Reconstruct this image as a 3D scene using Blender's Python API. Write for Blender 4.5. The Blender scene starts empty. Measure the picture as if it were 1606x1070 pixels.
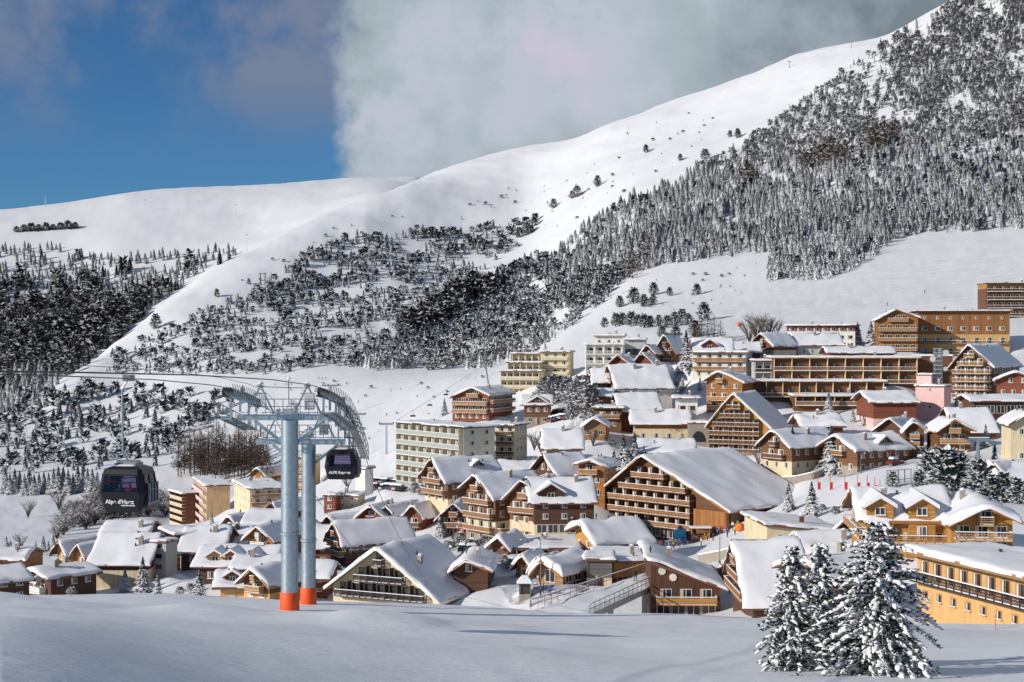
import bpy, math, random
import numpy as np
from mathutils import Matrix, Vector
F = 2206.0          # focal length of the lens in photograph pixels
CX, CY = 803.0, 535.0
R = math.radians
scene = bpy.context.scene
C = scene.collection
rng = random.Random(11)
SUN_EL, SUN_AZ = R(22), R(-116)     # azimuth clockwise from +Y: the sun stands to the left of and behind the viewer
SNOW_ALB = (0.86, 0.87, 0.90)

def at(px, py, Y):
    return ((px - CX) / F * Y, Y, (CY - py) / F * Y)

# ------------------------------------------------------------------ materials
MATS = {}
def new_mat(name):
    m = bpy.data.materials.new(name); m.use_nodes = True
    nt = m.node_tree; nt.nodes.clear()
    out = nt.nodes.new('ShaderNodeOutputMaterial')
    b = nt.nodes.new('ShaderNodeBsdfPrincipled')
    nt.links.new(b.outputs[0], out.inputs[0])
    MATS[name] = m
    return m, nt, b
def N(nt, t, **kw):
    n = nt.nodes.new(t)
    for k, v in kw.items():
        if k.startswith('i_'):
            key = k[2:]
            n.inputs[int(key) if key.isdigit() else key.replace('_', ' ')].default_value = v
        else: setattr(n, k, v)
    return n
def ramp(nt, src, stops):
    r = N(nt, 'ShaderNodeValToRGB')
    el = r.color_ramp.elements
    while len(el) < len(stops): el.new(0.5)
    for e, (p, c) in zip(el, stops):
        e.position = p; e.color = c if len(c) == 4 else (*c, 1)
    nt.links.new(src, r.inputs[0])
    return r
def noise(nt, vec, scale, detail=4, rough=0.55):
    n = N(nt, 'ShaderNodeTexNoise'); n.inputs['Scale'].default_value = scale
    n.inputs['Detail'].default_value = detail; n.inputs['Roughness'].default_value = rough
    if vec is not None: nt.links.new(vec, n.inputs['Vector'])
    return n
def math_(nt, op, a, b=None, c=None):
    n = N(nt, 'ShaderNodeMath', operation=op)
    for i, v in enumerate((a, b, c)):
        if v is None: continue
        if isinstance(v, (int, float)): n.inputs[i].default_value = v
        else: nt.links.new(v, n.inputs[i])
    return n.outputs[0]
def mapr(nt, src, a, b, c=0., d=1.):
    n = N(nt, 'ShaderNodeMapRange'); n.interpolation_type = 'SMOOTHSTEP'
    for i, v in zip((1, 2, 3, 4), (a, b, c, d)): n.inputs[i].default_value = v
    nt.links.new(src, n.inputs[0]); return n.outputs[0]
def mixc(nt, fac, a, b):
    n = N(nt, 'ShaderNodeMix', data_type='RGBA')
    for i, v in ((0, fac), (6, a), (7, b)):
        if isinstance(v, (int, float)): n.inputs[i].default_value = v
        elif isinstance(v, tuple): n.inputs[i].default_value = (*v, 1) if len(v) == 3 else v
        else: nt.links.new(v, n.inputs[i])
    return n.outputs[2]
def bump(nt, b, h, strength, dist):
    n = N(nt, 'ShaderNodeBump'); n.inputs['Strength'].default_value = strength; n.inputs['Distance'].default_value = dist
    nt.links.new(h, n.inputs['Height']); nt.links.new(n.outputs[0], b.inputs['Normal'])

def plain(name, col, rough=.6, metal=0., var=.25, scale=1.5, bmp=0.):
    m, nt, b = new_mat(name)
    tc = N(nt, 'ShaderNodeTexCoord'); oi = N(nt, 'ShaderNodeObjectInfo')
    n = noise(nt, tc.outputs['Object'], scale, 6, .68)
    f = math_(nt, 'ADD', n.outputs[0], math_(nt, 'MULTIPLY', oi.outputs['Random'], .3))
    lo = tuple(c * (1 - var) for c in col); hi = tuple(min(1, c * (1 + var)) for c in col)
    r = ramp(nt, f, [(.3, lo), (.9, hi)])
    nt.links.new(r.outputs[0], b.inputs['Base Color'])
    b.inputs['Roughness'].default_value = rough; b.inputs['Metallic'].default_value = metal
    if bmp: bump(nt, b, n.outputs[0], .5, bmp)
    return m
def wood(name, col, plank=.28, vert=False):
    m, nt, b = new_mat(name)
    tc = N(nt, 'ShaderNodeTexCoord'); oi = N(nt, 'ShaderNodeObjectInfo')
    sx = N(nt, 'ShaderNodeSeparateXYZ'); nt.links.new(tc.outputs['Object'], sx.inputs[0])
    co = math_(nt, 'ADD', sx.outputs[0], sx.outputs[1]) if vert else sx.outputs[2]
    row = math_(nt, 'DIVIDE', co, plank)
    fr = math_(nt, 'FRACT', row); fl = math_(nt, 'FLOOR', row)
    wn = N(nt, 'ShaderNodeTexWhiteNoise', noise_dimensions='1D'); nt.links.new(fl, wn.inputs['W'])
    mp = N(nt, 'ShaderNodeMapping'); nt.links.new(tc.outputs['Object'], mp.inputs[0])
    mp.inputs['Scale'].default_value = (3, 3, .4) if vert else (.4, .4, 3)
    n = noise(nt, mp.outputs[0], 2.2, 6, .7)
    n2 = noise(nt, tc.outputs['Object'], .35, 3)
    f = math_(nt, 'ADD', math_(nt, 'MULTIPLY', wn.outputs[0], .35), math_(nt, 'MULTIPLY', n.outputs[0], .5))
    f = math_(nt, 'ADD', f, math_(nt, 'MULTIPLY', n2.outputs[0], .35))
    f = math_(nt, 'ADD', f, math_(nt, 'MULTIPLY', oi.outputs['Random'], .12))
    r = ramp(nt, f, [(.25, tuple(c * .5 for c in col)), (.6, col), (.95, tuple(min(1, c * 1.45) for c in col))])
    groove = mapr(nt, fr, .0, .12)
    c = mixc(nt, groove, tuple(c * .3 for c in col), r.outputs[0])
    nt.links.new(c, b.inputs['Base Color']); b.inputs['Roughness'].default_value = .75
    bump(nt, b, groove, .6, .03)
    return m
def stained(name, col):
    m, nt, b = new_mat(name)
    tc = N(nt, 'ShaderNodeTexCoord'); mp = N(nt, 'ShaderNodeMapping'); nt.links.new(tc.outputs['Object'], mp.inputs[0])
    mp.inputs['Scale'].default_value = (1.2, 1.2, .22)
    n = noise(nt, mp.outputs[0], 1.1, 6, .65); n2 = noise(nt, tc.outputs['Object'], 7, 4)
    f = math_(nt, 'ADD', math_(nt, 'MULTIPLY', n.outputs[0], .75), math_(nt, 'MULTIPLY', n2.outputs[0], .25))
    r = ramp(nt, f, [(.3, tuple(c * .68 for c in col)), (.52, col), (.75, tuple(min(.9, c * 1.12) for c in col))])
    nt.links.new(r.outputs[0], b.inputs['Base Color']); b.inputs['Roughness'].default_value = .85
    bump(nt, b, n2.outputs[0], .3, .02)
    return m
def snow_mat(name, bs=1.2, bd=.08, detail_scale=4., alb=SNOW_ALB, tracks=False):
    m, nt, b = new_mat(name)
    tc = N(nt, 'ShaderNodeTexCoord')
    n1 = noise(nt, tc.outputs['Object'], bs, 6, .6)
    n2 = noise(nt, tc.outputs['Object'], detail_scale, 5, .65)
    h = math_(nt, 'ADD', n1.outputs[0], math_(nt, 'MULTIPLY', n2.outputs[0], .35))
    r = ramp(nt, n1.outputs[0], [(.3, tuple(c * .95 for c in alb)), (.7, alb)])
    nt.links.new(r.outputs[0], b.inputs['Base Color'])
    b.inputs['Roughness'].default_value = .55
    b.inputs['Specular IOR Level'].default_value = .25
    if tracks or name == 'foresnow':
        mw = N(nt, 'ShaderNodeMapping'); nt.links.new(tc.outputs['Object'], mw.inputs[0]); mw.inputs['Scale'].default_value = (.25, 1.1, .3); mw.inputs['Rotation'].default_value = (0, 0, R(12))
        wr = noise(nt, mw.outputs[0], .8 if tracks else 1.4, 5, .62); h = math_(nt, 'ADD', h, math_(nt, 'MULTIPLY', wr.outputs[0], 1.1))
    if tracks:   # ski tracks: long shallow grooves running down the slope
        a = N(nt, 'ShaderNodeAttribute'); a.attribute_name = 'piste'
        mp = N(nt, 'ShaderNodeMapping'); nt.links.new(tc.outputs['Object'], mp.inputs[0])
        mp.inputs['Rotation'].default_value = (0, 0, R(-28)); mp.inputs['Scale'].default_value = (.004, .10, .03)
        w = noise(nt, mp.outputs[0], 1., 7, .72)
        h = math_(nt, 'ADD', h, math_(nt, 'MULTIPLY', math_(nt, 'MULTIPLY', w.outputs[0], a.outputs['Fac']), 20.))
    bump(nt, b, h, .55, bd)
    return m
def slush():
    m, nt, b = new_mat('slush'); tc = N(nt, 'ShaderNodeTexCoord'); n = noise(nt, tc.outputs['Object'], .5, 6, .65); n2 = noise(nt, tc.outputs['Object'], 2.5, 4)
    f = math_(nt, 'ADD', math_(nt, 'MULTIPLY', n.outputs[0], .7), math_(nt, 'MULTIPLY', n2.outputs[0], .3))
    r = ramp(nt, f, [(.34, (.26, .26, .28)), (.5, (.52, .53, .56)), (.66, (.82, .83, .86))]); nt.links.new(r.outputs[0], b.inputs['Base Color']); b.inputs['Roughness'].default_value = .6; bump(nt, b, f, .5, .08)
slush()
def foliage(name, dark, lo, hi, scale=1.6, var=.35):
    """needles whose upward faces carry patches of lying snow"""
    m, nt, b = new_mat(name)
    tc = N(nt, 'ShaderNodeTexCoord'); g = N(nt, 'ShaderNodeNewGeometry'); oi = N(nt, 'ShaderNodeObjectInfo')
    sx = N(nt, 'ShaderNodeSeparateXYZ'); nt.links.new(g.outputs['True Normal'], sx.inputs[0])
    n = noise(nt, g.outputs['Position'], scale, 3, .6)
    f = math_(nt, 'ADD', math_(nt, 'MULTIPLY', sx.outputs[2], .42), math_(nt, 'MULTIPLY', n.outputs[0], 1.1))
    f = math_(nt, 'ADD', f, math_(nt, 'MULTIPLY', oi.outputs['Random'], .06))
    fac = mapr(nt, f, lo, hi)
    n2 = noise(nt, g.outputs['Position'], .23, 2)
    dk = ramp(nt, n2.outputs[0], [(.3, tuple(c * (1 - var) for c in dark)), (.7, tuple(c * (1 + var) for c in dark))])
    c = mixc(nt, fac, dk.outputs[0], (.84, .85, .88))
    nt.links.new(c, b.inputs['Base Color']); b.inputs['Roughness'].default_value = .8
    b.inputs['Specular IOR Level'].default_value = .15
    return m
snow_mat('snow'); snow_mat('roofsnow', .45, .12, 2.2, (.87, .87, .9))
snow_mat('groundsnow', .35, .22, 1.5, (.82, .83, .86), True)
snow_mat('foresnow', .5, .1, 2.6, (.84, .86, .9))
wood('dark', (.095, .042, .024)); wood('brown', (.15, .066, .028)); wood('orange', (.34, .14, .038), .3)
wood('honey', (.45, .225, .058), .3); wood('red', (.21, .06, .03)); wood('tan', (.36, .19, .085)); wood('vdark', (.085, .04, .026), .3, True)
wood('vbrown', (.09, .038, .019), .3, True); wood('vorange', (.36, .15, .04), .35, True); wood('vhoney', (.42, .205, .052), .35, True)
wood('rail', (.29, .135, .052), .2); wood('lrail', (.46, .26, .12), .2); wood('greywood', (.12, .115, .11), .25)
wood('vbrown2', (.27, .115, .036), .5, True)
stained('cream', (.70, .58, .38)); stained('yellow', (.62, .37, .15)); stained('white', (.74, .72, .66)); stained('grey', (.46, .47, .46))
stained('pink', (.80, .53, .50)); stained('stone', (.34, .29, .24)); stained('peach', (.74, .48, .24)); stained('palegreen', (.56, .54, .46))
plain('concrete', (.42, .41, .39)); plain('fascia', (.16, .07, .04)); plain('redroof', (.20, .05, .04)); plain('trim', (.40, .22, .10))
plain('darktrim', (.045, .03, .025)); plain('whitetrim', (.72, .68, .6)); plain('curtain', (.62, .57, .5)); plain('shutter', (.24, .075, .04))
plain('galv', (.36, .42, .46), .40, .75, .34, 3.4, .006); plain('steel', (.20, .23, .25), .45, .7, .3, 3.); plain('rubber', (.015, .015, .017), .7)
plain('rope', (.05, .052, .055), .5, .5); plain('orangepad', (.84, .095, .012), .6, 0, .12, 1.2); plain('redpaint', (.55, .03, .03), .5)
plain('darkred', (.20, .03, .04), .5); plain('blackpaint', (.008, .008, .011), .38, 0, .3); plain('bluecloth', (.10, .48, .72), .7); plain('orangecloth', (.80, .18, .02), .7)
plain('asphalt', (.20, .20, .22), .8, 0, .35, .7); plain('bark', (.075, .055, .042), .9, 0, .4, 6); plain('larch', (.085, .048, .03), .9, 0, .5, .8)
plain('twig', (.12, .085, .065), .9, 0, .4, 2); plain('yellowpaint', (.75, .5, .06), .5); plain('greybox', (.5, .5, .5), .6)
plain('icicle', (.75, .8, .85), .2, 0, .05); plain('skin', (.5, .32, .24)); plain('hair', (.03, .02, .015)); plain('lettering', (.85, .85, .85), .5, 0, .03)
for nm, c in dict(red=(.5, .04, .03), blue=(.05, .12, .4), black=(.02, .02, .025), white=(.7, .7, .72), yellow=(.7, .5, .06), green=(.05, .25, .12), purple=(.2, .06, .25)).items():
    plain('jacket_' + nm, c, .7, 0, .15)
plain('trousers', (.03, .035, .05), .8)
for nm, c in dict(silver=(.4, .42, .44), navy=(.03, .05, .12), maroon=(.25, .03, .03), black=(.02, .02, .022)).items():
    plain('car_' + nm, c, .25, .3, .1)
foliage('spruce', (.020, .034, .030), .72, .88, 2.0)
foliage('nearspruce', (.028, .042, .028), .78, .92, 5.)
foliage('forest', (.030, .036, .038), .59, .87, 1.7, .5)
foliage('frost', (.13, .128, .125), .46, .80, 1.6)
foliage('darkpine', (.018, .033, .045), .66, .92, 1.5)
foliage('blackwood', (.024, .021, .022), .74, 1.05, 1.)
foliage('thicket', (.085, .055, .042), .72, .98, 2.)
foliage('larchwood', (.10, .058, .036), .74, 1.02, 1.2)
def glass_mat():
    m, nt, b = new_mat('glass')
    oi = N(nt, 'ShaderNodeObjectInfo')
    r = ramp(nt, oi.outputs['Random'], [(.2, (.010, .012, .016)), (.7, (.03, .032, .038)), (.95, (.09, .085, .08))])
    nt.links.new(r.outputs[0], b.inputs['Base Color']); b.inputs['Roughness'].default_value = .12
    b.inputs['Specular IOR Level'].default_value = .45
    m, nt, b = new_mat('tealglass'); b.inputs['Base Color'].default_value = (.03, .16, .15, 1); b.inputs['Roughness'].default_value = .1
    m, nt, b = new_mat('cabinglass')
    tr = N(nt, 'ShaderNodeBsdfTransparent'); tr.inputs[0].default_value = (.66, .62, .72, 1)
    gl = N(nt, 'ShaderNodeBsdfGlossy'); gl.inputs['Roughness'].default_value = .03
    mx = N(nt, 'ShaderNodeMixShader'); fr = N(nt, 'ShaderNodeFresnel'); fr.inputs[0].default_value = 1.45
    nt.links.new(fr.outputs[0], mx.inputs[0]); nt.links.new(tr.outputs[0], mx.inputs[1]); nt.links.new(gl.outputs[0], mx.inputs[2])
    nt.links.new(mx.outputs[0], nt.nodes['Material Output'].inputs[0])
    m, nt, b = new_mat('railglass'); b.inputs['Base Color'].default_value = (.36, .38, .36, 1); b.inputs['Roughness'].default_value = .5
glass_mat()

# ------------------------------------------------------------------ mesh builder
class MB:
    def __init__(s): s.v = []; s.f = []; s.m = []; s.names = []
    def mi(s, mat):
        if mat not in s.names: s.names.append(mat)
        return s.names.index(mat)
    def poly(s, pts, mat):
        b = len(s.v); s.v += [tuple(p) for p in pts]; s.f.append(tuple(range(b, b + len(pts)))); s.m.append(s.mi(mat))
    def box(s, x0, x1, y0, y1, z0, z1, mat):
        b = len(s.v); k = s.mi(mat)
        s.v += [(x0, y0, z0), (x1, y0, z0), (x1, y1, z0), (x0, y1, z0), (x0, y0, z1), (x1, y0, z1), (x1, y1, z1), (x0, y1, z1)]
        for q in ((3, 2, 1, 0), (4, 5, 6, 7), (0, 1, 5, 4), (1, 2, 6, 5), (2, 3, 7, 6), (3, 0, 4, 7)):
            s.f.append(tuple(b + i for i in q)); s.m.append(k)
    def hexa(s, bot, top, mat):
        """closed solid between two rings of the same length"""
        n = len(bot); b = len(s.v); k = s.mi(mat)
        s.v += [tuple(p) for p in bot] + [tuple(p) for p in top]
        s.f.append(tuple(b + i for i in reversed(range(n)))); s.m.append(k)
        s.f.append(tuple(b + n + i for i in range(n))); s.m.append(k)
        for i in range(n):
            j = (i + 1) % n
            s.f.append((b + i, b + j, b + n + j, b + n + i)); s.m.append(k)
    def bar(s, p, q, r, mat, n=6, r2=None):
        p, q = Vector(p), Vector(q); d = (q - p)
        if d.length < 1e-6: return
        d.normalize(); a = d.orthogonal().normalized(); c = d.cross(a); r2 = r if r2 is None else r2
        ang = [2 * math.pi * i / n for i in range(n)]
        s.hexa([p + (a * math.cos(t) + c * math.sin(t)) * r for t in ang], [q + (a * math.cos(t) + c * math.sin(t)) * r2 for t in ang], mat)
    def beam(s, p, q, w, h, mat):
        p, q = Vector(p), Vector(q); d = (q - p).normalized(); up = Vector((0, 0, 1))
        a = d.cross(up)
        a = a.normalized() if a.length > 1e-4 else Vector((1, 0, 0))
        u = a.cross(d).normalized()
        o = [a * w / 2 + u * h / 2, -a * w / 2 + u * h / 2, -a * w / 2 - u * h / 2, a * w / 2 - u * h / 2]
        s.hexa([p + e for e in o], [q + e for e in o], mat)
    def lathe(s, prof, mat, n=20, o=(0, 0, 0), cap=True):
        b = len(s.v); k = s.mi(mat)
        for r, z in prof:
            for i in range(n):
                t = 2 * math.pi * i / n; s.v.append((o[0] + r * math.cos(t), o[1] + r * math.sin(t), o[2] + z))
        for j in range(len(prof) - 1):
            for i in range(n):
                i2 = (i + 1) % n
                s.f.append((b + j * n + i, b + j * n + i2, b + (j + 1) * n + i2, b + (j + 1) * n + i)); s.m.append(k)
        if cap:
            s.f.append(tuple(b + i for i in reversed(range(n)))); s.m.append(k)
            t = b + (len(prof) - 1) * n; s.f.append(tuple(t + i for i in range(n))); s.m.append(k)
    def blob(s, c, r, mat, rnd, n=6, flat=1.):
        """small irregular lump"""
        b = len(s.v); k = s.mi(mat); rings = ((-.6, .75), (.15, 1.), (.7, .62))
        s.v.append((c[0], c[1], c[2] - r * flat))
        for h, q in rings:
            for i in range(n):
                t = 2 * math.pi * (i + rnd.random() * .5) / n; w = r * q * rnd.uniform(.75, 1.2)
                s.v.append((c[0] + w * math.cos(t), c[1] + w * math.sin(t), c[2] + h * r * flat))
        s.v.append((c[0], c[1], c[2] + r * flat))
        for i in range(n):
            j = (i + 1) % n
            s.f.append((b, b + 1 + j, b + 1 + i)); s.m.append(k)
            for q in range(2):
                a = b + 1 + q * n; s.f.append((a + i, a + j, a + n + j, a + n + i)); s.m.append(k)
            a = b + 1 + 2 * n; s.f.append((a + i, a + j, b + 1 + 3 * n)); s.m.append(k)
    def mesh(s, name, smooth=False):
        me = bpy.data.meshes.new(name); me.from_pydata(s.v, [], s.f)
        for nme in s.names: me.materials.append(MATS[nme])
        me.polygons.foreach_set('material_index', s.m)
        if smooth: me.polygons.foreach_set('use_smooth', [True] * len(s.f))
        me.update(); return me
    def build(s, name, parent=None, smooth=False, M=None):
        if not s.f: return None
        o = bpy.data.objects.new(name, s.mesh(name, smooth)); C.objects.link(o)
        if parent is not None: o.parent = parent
        if M is not None: o.matrix_local = M
        return o
def link(name, me, parent=None, M=None):
    o = bpy.data.objects.new(name, me); C.objects.link(o)
    if parent is not None: o.parent = parent
    if M is not None: o.matrix_local = M
    return o
def tag(o, label, cat, group=None):
    o['label'] = label; o['category'] = cat
    if group: o['group'] = group
    return o
def thing(name, label, cat, loc, rz=0., group=None, sc=1.):
    o = bpy.data.objects.new(name, None); C.objects.link(o); o.empty_display_size = .5
    o.location = loc; o.rotation_euler = (0, 0, rz); o.scale = (sc, sc, sc)
    return tag(o, label, cat, group)
def kids(o): return [c for c in C.objects if c.parent == o]
def dup(parts, root, loc, rz=0., sc=1., label=None, group=None):
    """copy a thing; parts = its children listed once as (child, [grandchildren])"""
    r = root.copy(); C.objects.link(r); r.location = loc; r.rotation_euler = (0, 0, rz)
    r.scale = sc if isinstance(sc, tuple) else (sc, sc, sc)
    if label: r['label'] = label
    if group: r['group'] = group
    for ch, gr in parts:
        c = ch.copy(); C.objects.link(c); c.parent = r
        for g in gr:
            d = g.copy(); C.objects.link(d); d.parent = c
    return r

# ------------------------------------------------------------------ noise
def vnoise(x, y, seed=0):
    x = np.asarray(x, float); y = np.asarray(y, float)
    xi = np.floor(x).astype(np.int64); yi = np.floor(y).astype(np.int64); fx = x - xi; fy = y - yi
    def h(a, b):
        q = (a * 374761393 + b * 668265263 + seed * 144665) & 0xffffffff
        q = ((q ^ (q >> 13)) * 1274126177) & 0xffffffff
        return ((q ^ (q >> 16)) & 0xffffff) / float(0xffffff)
    u = fx * fx * (3 - 2 * fx); v = fy * fy * (3 - 2 * fy)
    return (h(xi, yi) * (1 - u) + h(xi + 1, yi) * u) * (1 - v) + (h(xi, yi + 1) * (1 - u) + h(xi + 1, yi + 1) * u) * v - .5
def fbm(x, y, seed=0, o=4):
    s = 0; a = 1.
    for i in range(o): s = s + a * vnoise(x * 2 ** i, y * 2 ** i, seed + i); a *= .5
    return s
# ------------------------------------------------------------------ terrain: profiles of the valley, read outward from the viewer
def pchip(xs, ys, x):
    xs = np.asarray(xs, float); ys = np.asarray(ys, float); x = np.clip(x, xs[0], xs[-1])
    if len(xs) == 1: return np.full_like(x, ys[0])
    h = np.diff(xs); d = np.diff(ys) / h; m = np.zeros_like(ys); m[0] = d[0]; m[-1] = d[-1]
    for i in range(1, len(xs) - 1):
        if d[i - 1] * d[i] > 0:
            w1 = 2 * h[i] + h[i - 1]; w2 = h[i] + 2 * h[i - 1]; m[i] = (w1 + w2) / (w1 / d[i - 1] + w2 / d[i])
    k = np.clip(np.searchsorted(xs, x, side='right') - 1, 0, len(xs) - 2); t = (x - xs[k]) / h[k]
    return ((1 + 2 * t) * (1 - t) ** 2 * ys[k] + t * (1 - t) ** 2 * h[k] * m[k] + t * t * (3 - 2 * t) * ys[k + 1] + t * t * (t - 1) * h[k] * m[k + 1])
def c_(s): return [tuple(float(q) for q in a.split(':')) for a in s.split()]
NODES = [  # (distance by bearing, height by bearing) for each line of the relief
 ('0:9', '0:1150 400:1300 1000:1500'),
 ('0:38', '-600:960 0:978 400:1050 800:1110 1100:1135 1606:1128'),
 ('0:52', '-600:950 0:966 400:1004 800:1042 1200:1064 1606:1062'),
 ('0:78', '-600:945 0:951 200:966 450:984 800:1003 1000:1012 1300:1012 1606:1008'),
 ('0:104', '-600:945 0:942 200:948 450:959 800:975 1100:985 1300:992 1606:1002'),
 ('0:125', '-600:945 0:936 200:932 450:942 600:945 760:951 900:961 1100:967 1250:972 1460:984 1606:990 2200:990'),
 ('0:150', '-600:1010 0:1010 1000:1010 1250:1000 1400:985 1606:978 2200:970'),
 ('0:200', '-600:985 0:985 800:985 1000:985 1200:950 1400:898 1606:868 2200:850'),
 ('0:245', '-600:950 0:945 400:940 600:950 800:930 1000:912 1200:870 1300:840 1400:800 1606:780 2200:760'),
 ('0:310', '-600:905 0:905 200:890 400:862 600:848 800:838 1000:832 1100:822 1200:785 1300:752 1400:725 1606:708 2200:690'),
 ('0:390', '-600:870 0:865 200:850 400:832 600:772 700:755 800:728 900:692 1000:688 1200:662 1400:650 1606:640 2200:600'),
 ('0:480', '-600:840 0:835 200:822 400:806 600:728 700:668 800:640 900:602 1000:588 1200:566 1400:556 1606:550 2200:500'),
 ('0:600', '-600:800 0:792 200:780 400:750 500:712 600:680 700:632 800:592 900:552 1000:528 1100:516 1200:508 1400:490 1606:470 2200:400'),
 ('0:760', '-600:760 0:745 200:722 400:690 500:655 600:622 700:592 800:570 900:522 1000:492 1100:474 1200:456 1300:440 1400:424 1606:394 2200:310'),
 ('0:950', '-600:700 0:690 200:655 300:622 400:600 500:588 600:582 700:576 800:556 900:482 1000:432 1100:410 1200:392 1400:362 1606:335 2200:220'),
 ('-600:1000 0:1010 100:1040 200:1120 400:1250 600:1350 800:1400 1000:1300 1606:1200 2200:1150', '-600:680 0:666 100:615 200:572 300:522 400:496 500:478 600:466 700:456 800:440 900:392 1000:335 1200:285 1400:230 1606:195 2200:60'),
 ('-600:1080 0:1090 100:1140 200:1290 300:1450 400:1600 500:1750 600:1850 700:1900 800:1900 1000:1750 1606:1550 2200:1450',
  '-600:665 0:652 50:622 100:592 150:556 200:520 250:480 300:445 350:417 400:392 450:366 500:342 550:325 600:308 650:292 700:288 800:288 900:265 1000:238 1200:180 1400:110 1606:55 2200:-140'),
 ('-600:1350 0:1360 200:1520 400:1780 600:2000 700:2150 1000:2080 1606:1850 2200:1750',
  '-600:700 0:690 100:640 200:572 300:492 400:426 500:368 600:318 650:283 700:266 803:240 903:219 953:201 1033:175 1078:160 1153:133 1333:75 1388:60 1443:30 1493:0 1606:-62 2200:-360'),
 ('-600:1800 0:1800 400:2050 600:2200 1000:2400 2200:2300', '-600:600 0:590 100:585 200:555 300:482 400:412 500:355 600:314 700:300 800:290 1000:240 1400:130 1606:30 2200:-260'),
 ('-600:2400 0:2400 600:2600 1000:2900 2200:2800', '-600:470 0:440 100:436 200:415 300:398 400:372 500:335 600:306 700:330 800:350 1000:330 1400:260 2200:0'),
 ('0:3000 1000:3400', '-600:350 0:331 100:320 200:307 300:299 400:293 500:286 600:280 650:278 700:320 800:370 1000:400 1400:400 2200:300'),
 ('0:3700 1000:4000', '-600:480 0:480 600:450 1000:480 2200:450'),
]
COLS = np.concatenate([np.arange(-600, -40, 20.), np.arange(-40, 1660, 4.), np.arange(1660, 2221, 20.)])
NY = np.array([pchip(*zip(*c_(a)), COLS) for a, b in NODES]); NP = np.array([pchip(*zip(*c_(b)), COLS) for a, b in NODES])
NZ = (CY - NP) / F * NY
SUB = [6, 8, 16, 70, 40, 14, 12, 12, 14, 14, 14, 12, 14, 16, 24, 30, 34, 14, 30, 30, 6]
def rows():
    Y = []; Z = []; seg = []
    h = np.diff(NY, axis=0); d = np.diff(NZ, axis=0) / h; m = np.zeros_like(NZ); m[0] = d[0]; m[-1] = d[-1]
    for i in range(1, len(NZ) - 1):
        ok = d[i - 1] * d[i] > 0; w1 = 2 * h[i] + h[i - 1]; w2 = h[i] + 2 * h[i - 1]
        den = np.where(ok, w1 / np.where(ok, d[i - 1], 1) + w2 / np.where(ok, d[i], 1), 1)
        m[i] = np.where(ok, (w1 + w2) / den, 0)
    for i in range(len(NZ) - 1):
        for k in range(SUB[i]):
            t = k / SUB[i]
            Y.append(NY[i] + t * h[i])
            Z.append((1 + 2 * t) * (1 - t) ** 2 * NZ[i] + t * (1 - t) ** 2 * h[i] * m[i] + t * t * (3 - 2 * t) * NZ[i + 1] + t * t * (t - 1) * h[i] * m[i + 1]); seg.append(i)
    Y.append(NY[-1]); Z.append(NZ[-1]); seg.append(len(NZ) - 1)
    return np.array(Y), np.array(Z), np.array(seg)
GY, GZ, SEG = rows()
GX = (COLS[None, :] - CX) / F * GY
def sm(a, b, x): t = np.clip((x - a) / (b - a), 0, 1); return t * t * (3 - 2 * t)
far = sm(620, 1300, GY); vil = sm(135, 200, GY) * (1 - far); fore = 1 - sm(120, 150, GY)
GZ = GZ + far * (fbm(GX / 260, GY / 260, 3) * 14 + fbm(GX / 60, GY / 60, 9) * 3.2 + fbm(GX / 17, GY / 17, 14, 3) * .9) * np.where(SEG[:, None] >= 18, .7, 1)
GZ = GZ + vil * (fbm(GX / 16, GY / 16, 5) * .9 + fbm(GX / 4, GY / 4, 6, 3) * .3)
GZ = GZ + fore * (fbm(GX / 14, GY / 14, 7) * .28 + fbm(GX / 3., GY / 5., 8, 3) * .05)
# ledge below the pylons and mound right of them, added to cast shadow strips
led = 93 + 2.2 * np.sin(GX / 9.) + 1.5 * np.sin(GX / 4.1 + 1)
dl = (GY - led) / 1.3
GZ = GZ + .8 * sm(-12, 0, GY - led) * (1 - sm(0, .7, GY - led)) * (1 - sm(-9, 3, GX)) * (.75 + .8 * vnoise(GX / 5., GX * 0, 31))
GZ = GZ + .3 * sm(-9, 0, GY - 88.5) * (1 - sm(0, 1., GY - 88.5)) * np.exp(-((GX + 7.6) / 3.4) ** 4)
def fix_ground(anchors):
    """level the ground round every building foot"""
    global GZ
    ax = np.array([(a[0], a[1], a[2], a[3]) for a in anchors])
    z0 = np.array([ground(a[0], a[1]) for a in ax]); dz = ax[:, 2] - z0
    r0 = int(np.argmax(GY[:, 0] > 130)); r1 = int(np.argmax(GY[:, 0] > 700))
    x = GX[r0:r1]; y = GY[r0:r1]; sw = np.zeros_like(x); sd = np.zeros_like(x); mx = np.zeros_like(x)
    for (a, b, c, rad), d in zip(ax, dz):
        w = np.exp(-((x - a) ** 2 + (y - b) ** 2) / rad ** 2); sw += w ** 2; sd += w ** 2 * d; mx = np.maximum(mx, w)
    GZ[r0:r1] += np.where(sw > 1e-9, sd / np.maximum(sw, 1e-9), 0) * sm(0.0, .75, mx)
def ground(x, y):
    q = CX + F * x / y; k = int(np.clip(np.searchsorted(COLS, q) - 1, 0, len(COLS) - 2)); t = (q - COLS[k]) / (COLS[k + 1] - COLS[k]); t = min(max(t, 0), 1)
    return float((1 - t) * np.interp(y, GY[:, k], GZ[:, k]) + t * np.interp(y, GY[:, k + 1], GZ[:, k + 1]))
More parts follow.
